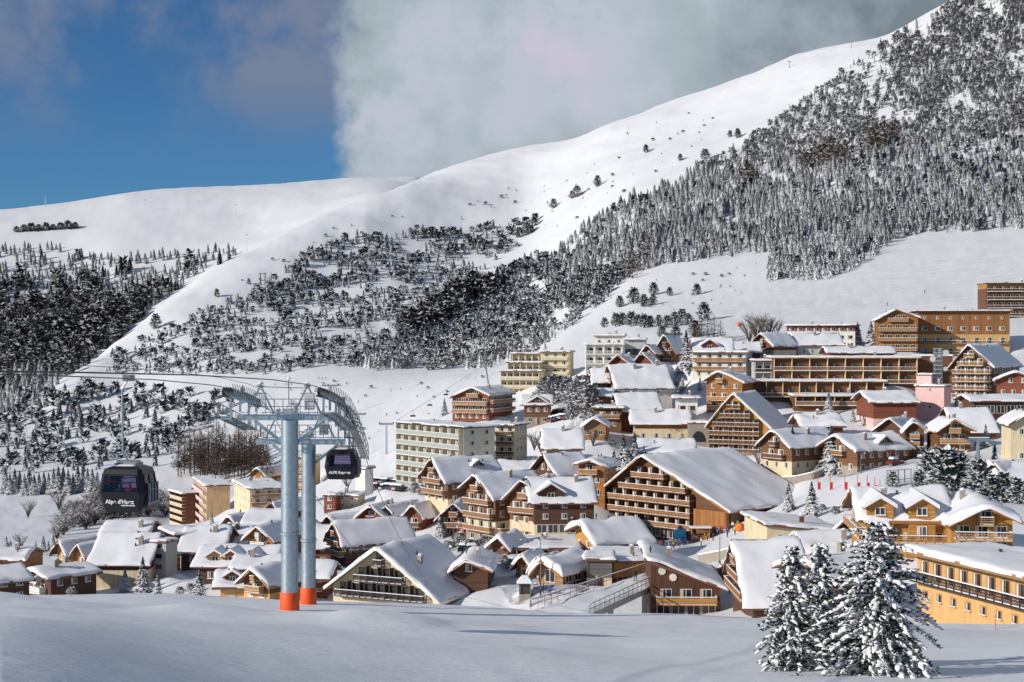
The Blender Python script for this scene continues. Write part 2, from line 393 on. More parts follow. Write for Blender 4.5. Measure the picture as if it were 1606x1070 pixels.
def hit(px, py, ymin=20.):
    """the first point of the ground met along the line of sight through (px, py)"""
    k = int(np.clip(np.searchsorted(COLS, px) - 1, 0, len(COLS) - 2)); k = k if abs(COLS[k] - px) < abs(COLS[k + 1] - px) else k + 1
    Y = GY[:, k]; P = CY - F * GZ[:, k] / Y
    s = np.where((P <= py) & (Y > ymin))[0]
    if len(s) == 0 or s[0] == 0: return None
    i = s[0]; t = (P[i - 1] - py) / max(P[i - 1] - P[i], 1e-6); t = min(max(t, 0), 1)
    y = Y[i - 1] + t * (Y[i] - Y[i - 1]); x = (px - CX) / F * y
    return (x, y, ground(x, y))
def build_terrain():
    def sheet(name, r0, r1, mat, piste=False):
        X = GX[r0:r1 + 1]; Y = GY[r0:r1 + 1]; Z = GZ[r0:r1 + 1]; nr, nc = X.shape
        v = np.stack([X, Y, Z], -1).reshape(-1, 3); i = np.arange(nr * nc).reshape(nr, nc)
        f = np.stack([i[:-1, :-1], i[:-1, 1:], i[1:, 1:], i[1:, :-1]], -1).reshape(-1, 4)
        me = bpy.data.meshes.new(name); me.from_pydata(v.tolist(), [], f.tolist()); me.materials.append(MATS[mat])
        me.polygons.foreach_set('use_smooth', [True] * len(f))
        P = np.broadcast_to(COLS[None, :], X.shape); V = CY - F * Z / Y
        w = sm(900, 1050, P) * sm(560, 640, Y) * (1 - sm(950, 1300, Y)) + .5 * sm(500, 600, P) * (1 - sm(820, 900, P)) * sm(470, 560, Y) * (1 - sm(900, 1000, Y)) + .3 * sm(1300, 1700, Y)
        a = me.attributes.new('piste', 'FLOAT', 'POINT'); a.data.foreach_set('value', np.clip(w, 0, 1).reshape(-1).astype(np.float32))
        me.update(); o = link(name, me); o['kind'] = 'structure'; return o
    s = lambda k: int(np.argmax(SEG >= k))
    sheet('snow_slope', 0, s(6), 'foresnow'); sheet('village_ground', s(6), s(13), 'groundsnow')
    sheet('mountainside', s(13), s(17), 'groundsnow'); sheet('far_hill', s(17), len(SEG) - 1, 'groundsnow')
# ------------------------------------------------------------------ building kit
WIN = {}
def window_mesh(w, h, frame, split, shut):
    key = (round(w, 1), round(h, 1), frame, split, shut)
    if key in WIN: return WIN[key]
    w, h = key[0], key[1]; t = .09; f = MB()
    for a, b, c, d in ((-w / 2, w / 2, 0, t), (-w / 2, w / 2, h - t, h), (-w / 2, -w / 2 + t, t, h - t), (w / 2 - t, w / 2, t, h - t)):
        f.box(a, b, -.09, .02, c, d, frame)
    for k in range(1, split): x = -w / 2 + w * k / split; f.box(x - t / 2, x + t / 2, -.085, .02, t, h - t, frame)
    if h < 1.7: f.box(-w / 2 - .08, w / 2 + .08, -.22, -.002, -.07, -.003, frame); f.box(-w / 2 - .06, w / 2 + .06, -.2, -.01, 0, .07, 'snow')
    if shut:
        for s in (-1, 1): x = s * (w / 2 + .27); f.box(x - .24, x + .24, -.08, .02, 0, h, shut)
    p = MB(); p.box(-w / 2 + t, w / 2 - t, -.04, .0, t, h - t, 'glass')
    if (split + int(w * 10)) % 2: p.box(-w / 2 + t + .02, -w / 2 + t + w * .22, -.05, -.03, t + .02, h - t - .02, 'curtain')
    both = MB(); both.v = f.v + p.v; both.f = f.f + [tuple(i + len(f.v) for i in q) for q in p.f]
    for q in f.m: both.m.append(both.mi(f.names[q]))
    for q in p.m: both.m.append(both.mi(p.names[q]))
    WIN[key] = (f.mesh('window'), p.mesh('pane'), both.mesh('window')); return WIN[key]
def put_window(root, M, x, z, w, h, frame, split, near, shut=None, name='window'):
    f, p, b = window_mesh(w, h, frame, split, shut); T = M @ Matrix.Translation((x, 0, z))
    if near:
        o = link(name, f, root, T); link('pane', p, o)
    else: link(name, b, root, T)
def railing(mb, x0, x1, d, z, style, mat):
    """parapet round a balcony that stands d metres out"""
    def run(a, b):
        L = (Vector(b) - Vector(a)).length; ax = (Vector(b) - Vector(a)).normalized()
        P = lambda t, zz: (a[0] + ax.x * t, a[1] + ax.y * t, zz)
        if style == 'wood':
            mb.beam(P(0, z + .55), P(L, z + .55), .07, .62, mat)
            mb.beam(P(0, z + .98), P(L, z + .98), .12, .08, mat)
        elif style == 'glass': mb.beam(P(0, z + .5), P(L, z + .5), .04, .95, 'railglass')
        else:
            for zz in (.25, .5, .75): mb.beam(P(0, z + zz), P(L, z + zz), .05, .09, mat)
            mb.beam(P(0, z + 1.), P(L, z + 1.), .1, .09, mat)
            n = max(1, int(L / 1.2))
            for k in range(n + 1): mb.beam(P(L * k / n, z), P(L * k / n, z + 1.), .09, .09, mat)
        mb.beam(P(0, z + 1.07), P(L, z + 1.07), .16, .10, 'snow')
    run((x0, -d, 0), (x1, -d, 0)); run((x0 + .04, -d, 0), (x0 + .04, -.03, 0)); run((x1 - .04, -d, 0), (x1 - .04, -.03, 0))
def facade(root, M, wf, toks, sh, k, zs=0.):
    sp = k['sp']; near = k['near']; d = k['bd']; bal = k['bal']; wt = k['wt']
    for i, tok in enumerate(toks):
        z = zs + i * sh; a, b = wf(z + min(sh * .8, 2.3)); a += .35; b -= .35; W = b - a
        if tok == 'x' or W < 1.2: continue
        if tok[0] in 'bcBD':
            if tok[0] == 'c': c = (a + b) / 2; a, b = c - W * .33, c + W * .33; W = b - a
            s = MB(); s.box(a, b, -d, -.003, z - .16, z + .03, bal if tok[0] != 'D' else 'whitetrim')
            s.box(a + .05, b - .05, -d + .08, -.06, z + .033, z + .11, 'snow')
            n = max(1, int(round(W / sp))); 
            if tok[0] in 'BD':
                for j in range(n + 1):
                    x = a + .06 + (W - .12) * j / n
                    if wf(z + sh - .2)[0] < x < wf(z + sh - .2)[1]: s.box(x - .06, x + .06, -d + .02, -.004, z + .04, z + sh - .17, k['div'])
            bo = s.build('balcony', root, False, M)
            r = MB(); railing(r, a, b, d, z + .03, k['rails'], bal); r.build('railing', bo)
            hh = min(2.05, sh - .4)
            for j in range(n): put_window(root, M, a + W * (j + .5) / n, z + .13, min(1.7, sp * .62), hh, wt, 2, near, name='balcony_door')
        elif tok[0] in 'wW':
            w = 1.9 if tok[0] == 'W' else 1.1; n = max(1, int(round(W / sp)))
            for j in range(n): put_window(root, M, a + W * (j + .5) / n, z + .85, w, min(1.3, sh - 1.1), wt, 2, near, k['shut'])
        elif tok[0] == 's':
            n = max(1, int(round(W / (sp * 1.1))))
            for j in range(n): put_window(root, M, a + W * (j + .5) / n, z + 1., .8, .9, wt, 1, near)
        elif tok[0] == 'g':
            n = max(1, int(round(W / 2.4)))
            for j in range(n): put_window(root, M, a + W * (j + .5) / n, z + .25, 2.0, min(2.1, sh - .5), wt, 2, near)
        elif tok[0] == 'd':
            put_window(root, M, (a + b) / 2, z + .02, 1.3, 2.1, 'trim', 2, near, name='door')
            for x in (a + W * .2, a + W * .8):
                if W > 5: put_window(root, M, x, z + .85, 1.2, 1.2, wt, 2, near)
def snow_cover(root, xs, zf, y0, y1, th, seed, sag=0.):
    """lying snow: a lumpy rounded slab over a roof profile zf(x), from y0 to y1"""
    n = max(6, min(26, int((y1 - y0) / 1.0))); a0, a1 = xs[0] - .12, xs[-1] + .12
    X = sorted(set([a0, a0 + .12, a0 + .4] + [x for x in np.linspace(a0 + .9, a1 - .9, max(5, min(22, int((a1 - a0) / 1.0))))] + [a1 - .4, a1 - .12, a1]))
    y0 -= .1; y1 += .1
    Yv = [y0, y0 + .12, y0 + .4] + list(np.linspace(y0 + 1., y1 - 1., n)) + [y1 - .4, y1 - .12, y1]
    X = np.array(X); Yv = np.array(Yv); gx, gy = np.meshgrid(X, Yv, indexing='ij')
    e = np.minimum(np.minimum(gx - a0, a1 - gx), np.minimum(gy - y0, y1 - gy)); t = np.clip(e / .55, 0, 1)
    prof = np.sqrt(np.maximum(1 - (1 - t) ** 2, 0))
    z = np.vectorize(zf)(np.clip(gx, xs[0], xs[-1]))
    h = th * prof * (.95 + .95 * fbm(gx / 3.4 + seed * 7, gy / 3.4, seed, 3)) + .2 * prof * fbm(gx / 1.1, gy / 1.1 + seed, seed + 3, 2)
    ed = 1 - np.clip(e / .5, 0, 1); gx = gx + ed * .55 * fbm(gy / 1.5 + seed, gx / 3, seed + 9, 3); gy = gy + ed * .45 * fbm(gx / 1.5 + seed, gy / 3, seed + 11, 3)
    top = z + np.maximum(h, .02); nx, ny = gx.shape
    v = np.stack([gx, gy, top], -1).reshape(-1, 3).tolist(); f = []
    for i in range(nx - 1):
        for j in range(ny - 1): f.append((i * ny + j, (i + 1) * ny + j, (i + 1) * ny + j + 1, i * ny + j + 1))
    ring = [i * ny for i in range(nx)] + [(nx - 1) * ny + j for j in range(1, ny)] + [i * ny + ny - 1 for i in range(nx - 2, -1, -1)] + [j for j in range(ny - 2, 0, -1)]
    b = len(v); 
    for q in ring: x, y, zz = v[q]; v.append((x, y, zz - .16))
    m = len(ring)
    for i in range(m): f.append((ring[i], b + i, b + (i + 1) % m, ring[(i + 1) % m]))
    me = bpy.data.meshes.new('snow_cover'); me.from_pydata(v, [], f); me.materials.append(MATS['roofsnow'])
    me.polygons.foreach_set('use_smooth', [True] * len(f)); me.update()
    return link('snow_cover', me, root)
ANCH = []; JOBS = []
def gable(name, label, cat, x0, Y, z0, rot, wl, wr, hl, ha, hr, L, walls, front, side, kw):
    dirx, diry = math.sin(R(rot)), math.cos(R(rot)); px, py = math.cos(R(rot)), -math.sin(R(rot))
    c = (wr - wl) / 2; rad = 4 + .45 * max(wl + wr, L)
    ANCH.append((x0 + px * c + dirx * L * .15, Y + py * c + diry * L * .15, z0, rad)); 
    ANCH.append((x0 + px * c + dirx * L * .8, Y + py * c + diry * L * .8, z0, rad * .8))
    JOBS.append((name, label, cat, x0, Y, z0, rot, wl, wr, hl, ha, hr, L, walls, front, side, kw))
def G(name, label, cat, Y, rot, P, Q, base, L, walls, front, side='', **kw):
    """gable end read off the photograph: foot line, eaves and ridge of the end wall at distance Y, turned by rot degrees"""
    s = Y / F; c = max(math.cos(R(rot)), .2); wl, wr = kw.pop('wm', ((P[1] - P[0]) * s / c, (P[2] - P[1]) * s / c))
    x, y, z = at(P[1], base, Y)
    gable(name, label, cat, x, Y, z, rot, wl, wr, (base - Q[0]) * s, (base - Q[1]) * s, (base - Q[2]) * s, L, walls, front, side, kw)
def S(name, label, cat, Y, rot, P, eave, ridge, base, wr, walls, side, front='', wl=None, back=None, **kw):
    """long eaves wall facing the viewer, roof rising behind it to the ridge wr metres back"""
    s = Y / F; L = (P[1] - P[0]) * s / math.cos(R(rot)); wl = wr if wl is None else wl
    x, y, z = at((P[0] + P[1]) / 2, base, Y); r = rot + 90
    dx, dy = math.sin(R(r)), math.cos(R(r)); ex, ey = math.cos(R(r)), -math.sin(R(r))
    hr = (base - eave) * s; ha = (CY - ridge) / F * (Y + wr) - z
    hl = ha - (ha - hr) * (wl / wr if back is None else back)
    gable(name, label, cat, x - dx * L / 2 - ex * wr, Y - dy * L / 2 - ey * wr, z, r, wl, wr, hl, ha, hr, L, walls, front, side, kw)
def make_building(name, label, cat, x0, Y, z0, rot, wl, wr, hl, ha, hr, L, walls, front, side, kw):
    k = dict(sp=2.9, bal='rail', bd=1.3, ov=.9, fo=1.3, bo=.7, snow=.42, trim='fascia', chim=[], dorm=[], left='', rails='wood', wt='whitetrim',
             div='brown', shut=None, near=Y < 300, sh=None, group=None, roofmat='fascia', flip=0)
    k.update(kw)
    root = thing(name, label, cat, (x0, Y, z0), -R(rot), k['group']); flat = abs(ha - hl) < .3 and abs(ha - hr) < .3
    kl = (ha - hl) / max(wl, .01); kr = (ha - hr) / max(wr, .01)
    zr = lambda x: ha + (kl * x if x < 0 else -kr * x)
    hm = min(hl, hr); w = MB(); z = -5.; t = walls
    for fr, mat in t:
        z1 = fr * hm
        w.poly([(-wl, 0, z), (wr, 0, z), (wr, 0, z1), (-wl, 0, z1)], mat); w.poly([(wr, L, z), (-wl, L, z), (-wl, L, z1), (wr, L, z1)], mat)
        w.poly([(wr, 0, z), (wr, L, z), (wr, L, z1), (wr, 0, z1)], mat); w.poly([(-wl, L, z), (-wl, 0, z), (-wl, 0, z1), (-wl, L, z1)], mat); z = z1
    mat = t[-1][1]
    tri = [(-wl, hm), (wr, hm)] + ([(wr, hr)] if hr > hm + .01 else []) + ([(0, ha)] if ha > max(hl, hr) + .01 else []) + ([(-wl, hl)] if hl > hm + .01 else [])
    if len(tri) > 2:
        g = k.get('gmat', mat)
        w.poly([(x, 0, q) for x, q in tri], g); w.poly([(x, L, q) for x, q in reversed(tri)], g)
        if hr > hm + .01: w.poly([(wr, 0, hm), (wr, L, hm), (wr, L, hr), (wr, 0, hr)], g)
        if hl > hm + .01: w.poly([(-wl, L, hm), (-wl, 0, hm), (-wl, 0, hl), (-wl, L, hl)], g)
    w.build('wall', root)
    # roof: two timber slabs with verge boards, snow lying on top
    ov, fo, bo = k['ov'], k['fo'], k['bo']; a, b = -wl - ov, wr + ov; y0, y1 = -fo, L + bo; th = .24; r = MB()
    segs = [(a, 0.), (0., b)] if not flat and wl > .3 else [(a, b)]
    for x1, x2 in segs:
        r.hexa([(x1, y0, zr(x1) + .004), (x2, y0, zr(x2) + .004), (x2, y1, zr(x2) + .004), (x1, y1, zr(x1) + .004)],
               [(x1, y0, zr(x1) + th), (x2, y0, zr(x2) + th), (x2, y1, zr(x2) + th), (x1, y1, zr(x1) + th)], k['roofmat'])
        for yy in ((y0 - .07, y0 - .003), (y1 + .003, y1 + .07)):
            r.hexa([(x1, yy[0], zr(x1) - .16), (x2, yy[0], zr(x2) - .16), (x2, yy[1], zr(x2) - .16), (x1, yy[1], zr(x1) - .16)],
                   [(x1, yy[0], zr(x1) + th + .06), (x2, yy[0], zr(x2) + th + .06), (x2, yy[1], zr(x2) + th + .06), (x1, yy[1], zr(x1) + th + .06)], k['trim'])
    for x, sg in ((a, -1), (b, 1)):
        xa, xb = sorted((x + sg * .003, x + sg * .08)); r.box(xa, xb, y0, y1, zr(x) - .14, zr(x) + th + .05, k['trim'])
    ro = r.build('roof', root); seed = len(JOBS) and (int(abs(x0 * 13 + Y * 7)) % 997)
    if k.get('ice'):
        q = MB(); q_ = random.Random(3); y = y0
        while y < y1: q.bar((b + .02, y, zr(b) - .1), (b + .02, y, zr(b) - .1 - q_.uniform(.25, 1.1)), .05, 'icicle', 5, .008); y += q_.uniform(.18, .5)
        i_ = q.build('icicles', ro); i_['kind'] = 'stuff'
    if k['snow'] > 0: snow_cover(ro, [a, b], lambda x: zr(x) + th - (.12 * math.exp(-(x / .7) ** 2) if not flat else 0), y0 - .05, y1, k['snow'], seed)
    if not k['chim'] and L > 6 and wl + wr > 5 and k['snow'] > 0:
        q_ = random.Random(int(abs(x0 * 31 + Y * 17)))
        k['chim'] = [(q_.choice((-.35, .3, .45)), q_.uniform(.25, .8))] if q_.random() < .75 else []
        for i in range(q_.randrange(1, 4)):   # small flue pipes
            cx = q_.uniform(-.6, .6) * min(wl, wr); cy = q_.uniform(.15, .85) * L; q = MB(); q.bar((cx, cy, zr(cx) + .1), (cx, cy, zr(cx) + k['snow'] + q_.uniform(.5, 1.)), .11, 'darktrim', 8); q.bar((cx, cy, zr(cx) + k['snow'] + .45), (cx, cy, zr(cx) + k['snow'] + .62), .2, 'darktrim', 8); q.build('flue', ro)
    for fx, fy in k['chim']:
        cx = fx * (wr if fx > 0 else wl); cy = fy * L; h = zr(cx); q = MB()
        q.box(cx - .34, cx + .34, cy - .4, cy + .4, h - .5, h + k['snow'] + 1.25, k.get('chmat', 'stone')); q.box(cx - .42, cx + .42, cy - .48, cy + .48, h + k['snow'] + 1.252, h + k['snow'] + 1.36, 'concrete')
        q.blob((cx, cy, h + k['snow'] + 1.5), .44, 'snow', rng, 7, .5); q.build('chimney', ro)
    for n_, (sd, fy, dw, rise, fr, down, dmat) in enumerate(k['dorm']):
        W = wr if sd > 0 else wl; xf = fr * W; zb = zr(sd * xf); yc = fy * L; zt = zb + rise; kk = kr if sd > 0 else kl
        ez = zt - dw * .5 * .62; xb = xf - (zt - zb) / max(kk, .1) - .3; q = MB(); X = lambda x: sd * x
        def quad(pts): q.poly(pts if sd > 0 else pts[::-1], dmat)
        quad([(X(xf), yc - dw / 2, zb - down), (X(xf), yc + dw / 2, zb - down), (X(xf), yc + dw / 2, ez), (X(xf), yc, zt), (X(xf), yc - dw / 2, ez)])
        for g in (-1, 1): quad([(X(xb), yc + g * dw / 2, zb - down), (X(xf), yc + g * dw / 2, zb - down), (X(xf), yc + g * dw / 2, ez), (X(xb), yc + g * dw / 2, ez)][::-g])
        e = .45; xo = xf + .7
        for g in (-1, 1):
            ye = yc + g * (dw / 2 + e); ze = ez - e * .62
            for o0, o1, mt, xx in ((.02, .2, k['trim'], xo), (.2, .2 + k['snow'] * .9, 'roofsnow', xo + .06)):
                pb = [(X(xb), yc, zt + o0), (X(xx), yc, zt + o0), (X(xx), ye, ze + o0), (X(xb), ye, ze + o0)]
                pt = [(X(xb), yc, zt + o1), (X(xx), yc, zt + o1), (X(xx), ye, ze + o1 - .06), (X(xb), ye, ze + o1 - .06)]
                q.hexa(pb, pt, mt)
        do = q.build('dormer' if down < 1 else 'cross_gable', root)
        Mx = Matrix.Translation((X(xf), yc, 0)) @ Matrix.Rotation(R(90) * sd, 4, 'Z')
        f, p, bth = window_mesh(min(1.4, dw * .4), 1.1, k['wt'], 2, None); link('window', bth, do, Mx @ Matrix.Translation((0, -.01, max(zb + .2, ez - 1.1))))
        if down > 2.4: link('window', window_mesh(1.3, 1.9, k['wt'], 2, None)[2], do, Mx @ Matrix.Translation((0, -.01, zb - down + .5)))
    lim = k.get('lim')
    def wf(zz):
        la = wl if zz <= hl else wl * max(0, (ha - zz)) / max(ha - hl, .01); lb = wr if zz <= hr else wr * max(0, ha - zz) / max(ha - hr, .01)
        return (-la, lb) if not lim else (max(-la, lim[0]), min(lb, lim[1]))
    def go(M, f, toks, top):
        toks = toks.split()
        if not toks: return
        sh = k['sh'] or top / len(toks); facade(root, M, f, toks, sh, k)
    I = Matrix.Identity(4); tall = ha - .22 * (ha - max(hl, hr)) if not flat else ha
    go(I, wf, front, tall)
    go(Matrix.Translation((wr, 0, 0)) @ Matrix.Rotation(R(90), 4, 'Z'), lambda zz: (0, L) if zz < hr + .2 else (0, 0), side, hr)
    go(Matrix.Translation((-wl, L, 0)) @ Matrix.Rotation(R(-90), 4, 'Z'), lambda zz: (0, L) if zz < hl + .2 else (0, 0), k['left'], hl)
    return root
# ------------------------------------------------------------------ the village, house by house
T3 = lambda v: (v, v, v)
def village():
    # --- lowest row, just beyond the brow of the near slope
    G('chalet_hotel', 'broad chalet with dark bar balconies, just right of the lift pylon feet', 'chalet', 235, 25, (518, 597, 692), (922, 859, 931), 963, 16,
      [(1, 'cream')], 'x B B B', rails='bars', bal='darktrim', div='darktrim', sh=2.7, sp=2.6, snow=.5, fo=1.6, trim='whitetrim', wt='darktrim')
    G('chalet', 'dark timber chalet with stacked balconies behind the twin pylon columns', 'chalet', 285, 58, (519, 530, 541), (846, 820, 848), 885, 15,
      [(1, 'dark')], 'x b b b', 'x W', wm=(3.6, 3.8), gmat='dark', fo=1.2, ice=1)
    S('chalet', 'cream walled house with brown eaves band behind three small spruces', 'house', 262, 2, (148, 232), 882, 837, 925, 7, [(.72, 'cream'), (1, 'dark')], 'x', 'x w')
    S('house', 'snow roofed house peeping over the cream house with brown eaves band', 'house', 288, 2, (164, 230), 838, 819, 862, 5, [(1, 'dark')], 's', chim=[(.6, .8)])
    G('stair_tower', 'bare concrete stair tower beside the cream house with brown eaves band', 'tower', 266, 18, (233, 241, 262), T3(850), 900, 4, [(1, 'concrete')], 'W W W', wt='darktrim', ov=.2, fo=.2, bo=.2, snow=.3)
    G('apartment_house', 'small cream apartment house with three balcony tiers seen edge on', 'apartments', 286, 60, T3(272), T3(834), 898, 3.5, [(1, 'cream')], 'B B B', wm=(5.2, 5), ov=.5, fo=1.5, rails='wood', bal='lrail')
    S('chalet', 'low house under a wide plain snow roof, two chimneyed houses beside', 'house', 277, 2, (285, 346), 866, 827, 888, 8, [(1, 'vdark')], 'w', 'w')
    S('chalet', 'house with two tall black chimney pipes on its snowy roof', 'house', 288, 0, (346, 387), 851, 826, 872, 6, [(1, 'dark')], 's', chim=[(.35, .2), (.35, .5)], chmat='rubber')
    G('chalet', 'orange gabled chalet with an arched attic window and white balcony', 'chalet', 274, 22, (388, 408, 429), (843, 825, 843), 872, 11, [(1, 'orange')], 'w c c', rails='wood', bal='whitetrim', trim='orange')
    S('chalet', 'long snowy roof with three small yellow dormer gables along its eaves', 'house', 252, 2, (313, 430), 886, 857, 915, 6, [(1, 'vbrown')], 'w',
      dorm=[(1, .2, 2.9, 2.1, .92, .6, 'yellow'), (1, .42, 2.9, 2.1, .92, .6, 'honey'), (1, .7, 2.6, 1.9, .92, .6, 'honey')])
    S('shed', 'flat snow strip roof shed between the dormer roof and the yellow chalet', 'shed', 243, 0, (372, 442), 890, 873, 902, 4, [(1, 'tan')], 'x')
    G('chalet', 'yellow and brown chalet with two gable balconies near the pylon foot', 'chalet', 236, 30, (380, 403, 425), (911, 891, 912), 944, 10, [(.45, 'yellow'), (1, 'brown')], 'w c c', bal='lrail', trim='tan')
    S('chalet', '', 'chalet', 240, -4, (346, 382), 919, 894, 944, 5, [(1, 'yellow')], 'w w', dorm=[(1, .5, 2.6, 2., .85, .5, 'brown')], into='yellow and brown chalet with two gable balconies near the pylon foot')
    S('house', 'red house partly hidden behind the orange feet of the pylon', 'house', 243, 3, (466, 513), 906, 881, 935, 5, [(1, 'red')], 'w w')
    S('house', 'dark red house framed between the two pylon columns', 'house', 292, 3, (474, 519), 858, 823, 886, 7, [(1, 'red')], 'w w')
    G('chalet', 'small grey chalet below the rear gondola cabin', 'chalet', 318, 42, (511, 520, 531), (820, 808, 819), 834, 10, [(1, 'greywood')], 'w')
    G('chalet', 'red gabled chalet leftmost of the terrace of red chalets', 'chalet', 316, 18, (562, 583, 604), (812, 793, 810), 836, 10, [(1, 'red')], 'w b', bal='red', group='red terrace chalets')
    G('chalet', 'narrow red chalet with a steep gable, second of the red terrace', 'chalet', 317, 28, (600, 611, 623), (806, 793, 808), 838, 11, [(1, 'red')], 'w b b', bal='red', group='red terrace chalets')
    G('chalet', 'red chalet with twin balconies in the middle of the red terrace', 'chalet', 312, 24, (637, 650, 663), (806, 791, 807), 842, 10, [(1, 'red')], 'w b b', bal='brown', group='red terrace chalets')
    G('chalet', 'widest red chalet closing the terrace beside the snow dusted pine', 'chalet', 306, 14, (688, 712, 737), (812, 789, 811), 843, 12, [(1, 'red')], 'w b b', 'w w', bal='rail', group='red terrace chalets')
    S('house', 'low house whose plain snow roof lies below the cream apartment tower', 'house', 303, 2, (386, 442), 822, 800, 838, 7, [(1, 'vdark')], 'x')
    G('hut', 'little flat roofed red hut under the rear gondola cabin', 'hut', 362, 10, (508, 516, 526), T3(778), 803, 5, [(1, 'red')], 'w w', ov=.3, fo=.3)
    G('house', 'little flat roofed cream house under the rear gondola cabin', 'house', 366, 10, (526, 543, 561), T3(778), 800, 7, [(1, 'cream')], 'w w', ov=.3, fo=.3)
    G('house', 'yellow gabled chalet at the valley edge with a brown porch', 'chalet', 288, 32, (88, 98, 111), (862, 848, 863), 884, 9, [(1, 'yellow')], 'w c', bal='tan')
    G('house', 'yellow gabled chalet with a bright honey front beside the brown porch chalet', 'chalet', 276, 32, (118, 128, 140), (868, 852, 868), 890, 8, [(1, 'honey')], 'w c', bal='tan')
    G('house', 'dark timber house with two white balconies near the frame edge', 'house', 250, 42, (36, 60, 88), (902, 893, 902), 945, 9, [(1, 'dark')], 'x c c', 'x w', bal='whitetrim', chim=[(.3, .3), (-.4, .7)])
    S('house', 'snowy orange house peeking from the picture edge above the dark roofs', 'house', 283, 0, (-12, 36), 878, 861, 895, 6, [(1, 'orange')], 'x')
    S('house', 'slatted brown house with a blue shaded roof cut by the picture edge', 'house', 226, -36, (-26, 38), 912, 890, 945, 6, [(1, 'vbrown')], 'w w')
    # --- apartment blocks at the valley side
    G('apartment_block', 'tall peach apartment block with pink balconies beside the larch grove', 'apartment block', 497, 70, T3(315), T3(756), 822, 8, [(1, 'peach')], 'b b b b b', wm=(15, 15), bal='pink', ov=.4, fo=.9, sp=3.6, near=False)
    G('apartment_block', 'brown apartment block with five pale balcony tiers below the larch grove', 'apartment block', 505, 58, T3(281), T3(772), 824, 9, [(1, 'brown')], 'B B B B B', wm=(7, 7), bal='cream', ov=.5, fo=1.6, near=False)
    G('apartment_block', 'cream block with wood panelled front and a long plain side wall', 'apartment block', 430, -22, (394, 420, 448), T3(766), 806, 25, [(1, 'cream')], 'w b b', left='s s s', bal='orange', ov=.6, sp=3.4)
    G('chalet', 'little chalet with an orange gable above the wood panelled cream block', 'chalet', 525, 25, (392, 405, 419), (745, 734, 745), 756, 13, [(1, 'orange')], 'w')
    G('apartment_block', 'peach apartment tower glimpsed between the pylon columns', 'apartment block', 520, 18, (456, 471, 488), T3(717), 790, 8, [(1, 'peach')], 'b b b b b b', bal='lrail', ov=.3)
    G('transformer_tower', 'slim white tower with a snow cap beside the rear gondola', 'tower', 402, 30, (557, 565, 573), T3(735), 786, 4, [(1, 'white')], 'x', ov=.4, fo=.4)
    # --- centre
    G('apartment_building', 'six storey apartment building with glass fronted balconies and thin dark roof', 'apartment block', 355, -37, (728, 752, 776), T3(670), 772, 30, [(1, 'palegreen')], 'x x s s s s', left='B B B B B B',
      rails='glass', bal='whitetrim', div='cream', ov=.8, fo=.8, bo=.8, snow=.25, sp=3.6, wt='darktrim', trim='darktrim', near=False)
    G('apartment_building', '', 'apartment block', 371, 22, (777, 792, 807), T3(667), 745, 9, [(1, 'cream')], 'x b b b b', 'x w w w w', bal='brown', snow=.25, ov=.5, trim='darktrim', into='six storey apartment building with glass fronted balconies and thin dark roof')
    G('chalet', 'brown chalet under a big clean snow roof before the six storey building', 'chalet', 316, 55, (668, 683, 699), (747, 719, 751), 790, 15, [(.25, 'cream'), (1, 'brown')], 'w b b b', 'w w', wm=(4.6, 5.2), dorm=[(1, .62, 2.6, 1.6, .55, .2, 'dark')])
    big = 'large brown and cream chalet residence with cross gables and wrapped balconies'
    G('chalet_residence', big, 'chalet', 290, 50, (741, 751, 766), (765, 744, 777), 852, 14, [(.22, 'stone'), (.5, 'cream'), (1, 'brown')], 'd b b b b', 'g b w w', wm=(4.2, 5.4), chim=[(.3, .5)])
    G('chalet_residence', '', 'chalet', 281, 35, (811, 824, 839), (780, 752, 784), 850, 10, [(.25, 'stone'), (.5, 'cream'), (1, 'brown')], 'd w b b', wm=(3.8, 4.2), into=big)
    S('chalet_residence', '', 'chalet', 276, -4, (838, 932), 786, 750, 838, 7, [(.3, 'cream'), (1, 'dark')], 'g w w', dorm=[(1, .28, 5., 3., .95, 2., 'dark')], sp=3.4, chim=[(.3, .75)], into=big)
    G('chalet', 'low dark brown chalet with a wide shallow gable in a snowy yard', 'chalet', 238, 4, (712, 731, 765), (892, 879, 892), 926, 14, [(1, 'dark')], 'x w', sp=4, trim='tan')
    S('house', 'snow buried house with a single square roof vent above the steep gabled house', 'house', 347, 0, (857, 912), 702, 674, 722, 7, [(1, 'cream')], 'x', chim=[(.2, .5)])
    G('house', 'steep gabled dark house below the snow buried house with roof vent', 'house', 322, 56, (848, 857, 866), (735, 712, 741), 768, 9, [(1, 'dark')], 'x w', wm=(4.2, 5))
    G('house', 'square orange timber house under a flat shaded snow roof', 'house', 319, 18, (908, 928, 948), (728, 723, 731), 782, 11, [(1, 'orange')], 'w w b', 'x w w', bal='honey', sp=3.2)
    S('house', 'low snowy roofed house tucked behind the large chalet residence', 'house', 336, 0, (788, 842), 738, 724, 752, 5, [(1, 'dark')], 'w')
    S('house', 'snowy roofed house just behind the ridge of the big hotel', 'house', 352, 3, (1006, 1088), 709, 690, 722, 7, [(1, 'dark')], 'w')
    S('house', 'house half sunk in snow between the stepped apartments and the honey porch chalet', 'house', 352, 0, (1262, 1322), 668, 652, 684, 7, [(1, 'dark')], 'x', snow=.8)
    G('chalet', 'small dark chalet between the peach apartment block and the dormered long roof', 'chalet', 315, 35, (352, 364, 377), (822, 808, 822), 836, 9, [(1, 'dark')], 'w')
    G('chalet', 'small timber chalet above the two chimney house, nearest the pylon', 'chalet', 330, 30, (418, 430, 441), (800, 787, 799), 814, 9, [(1, 'brown')], 'w c')
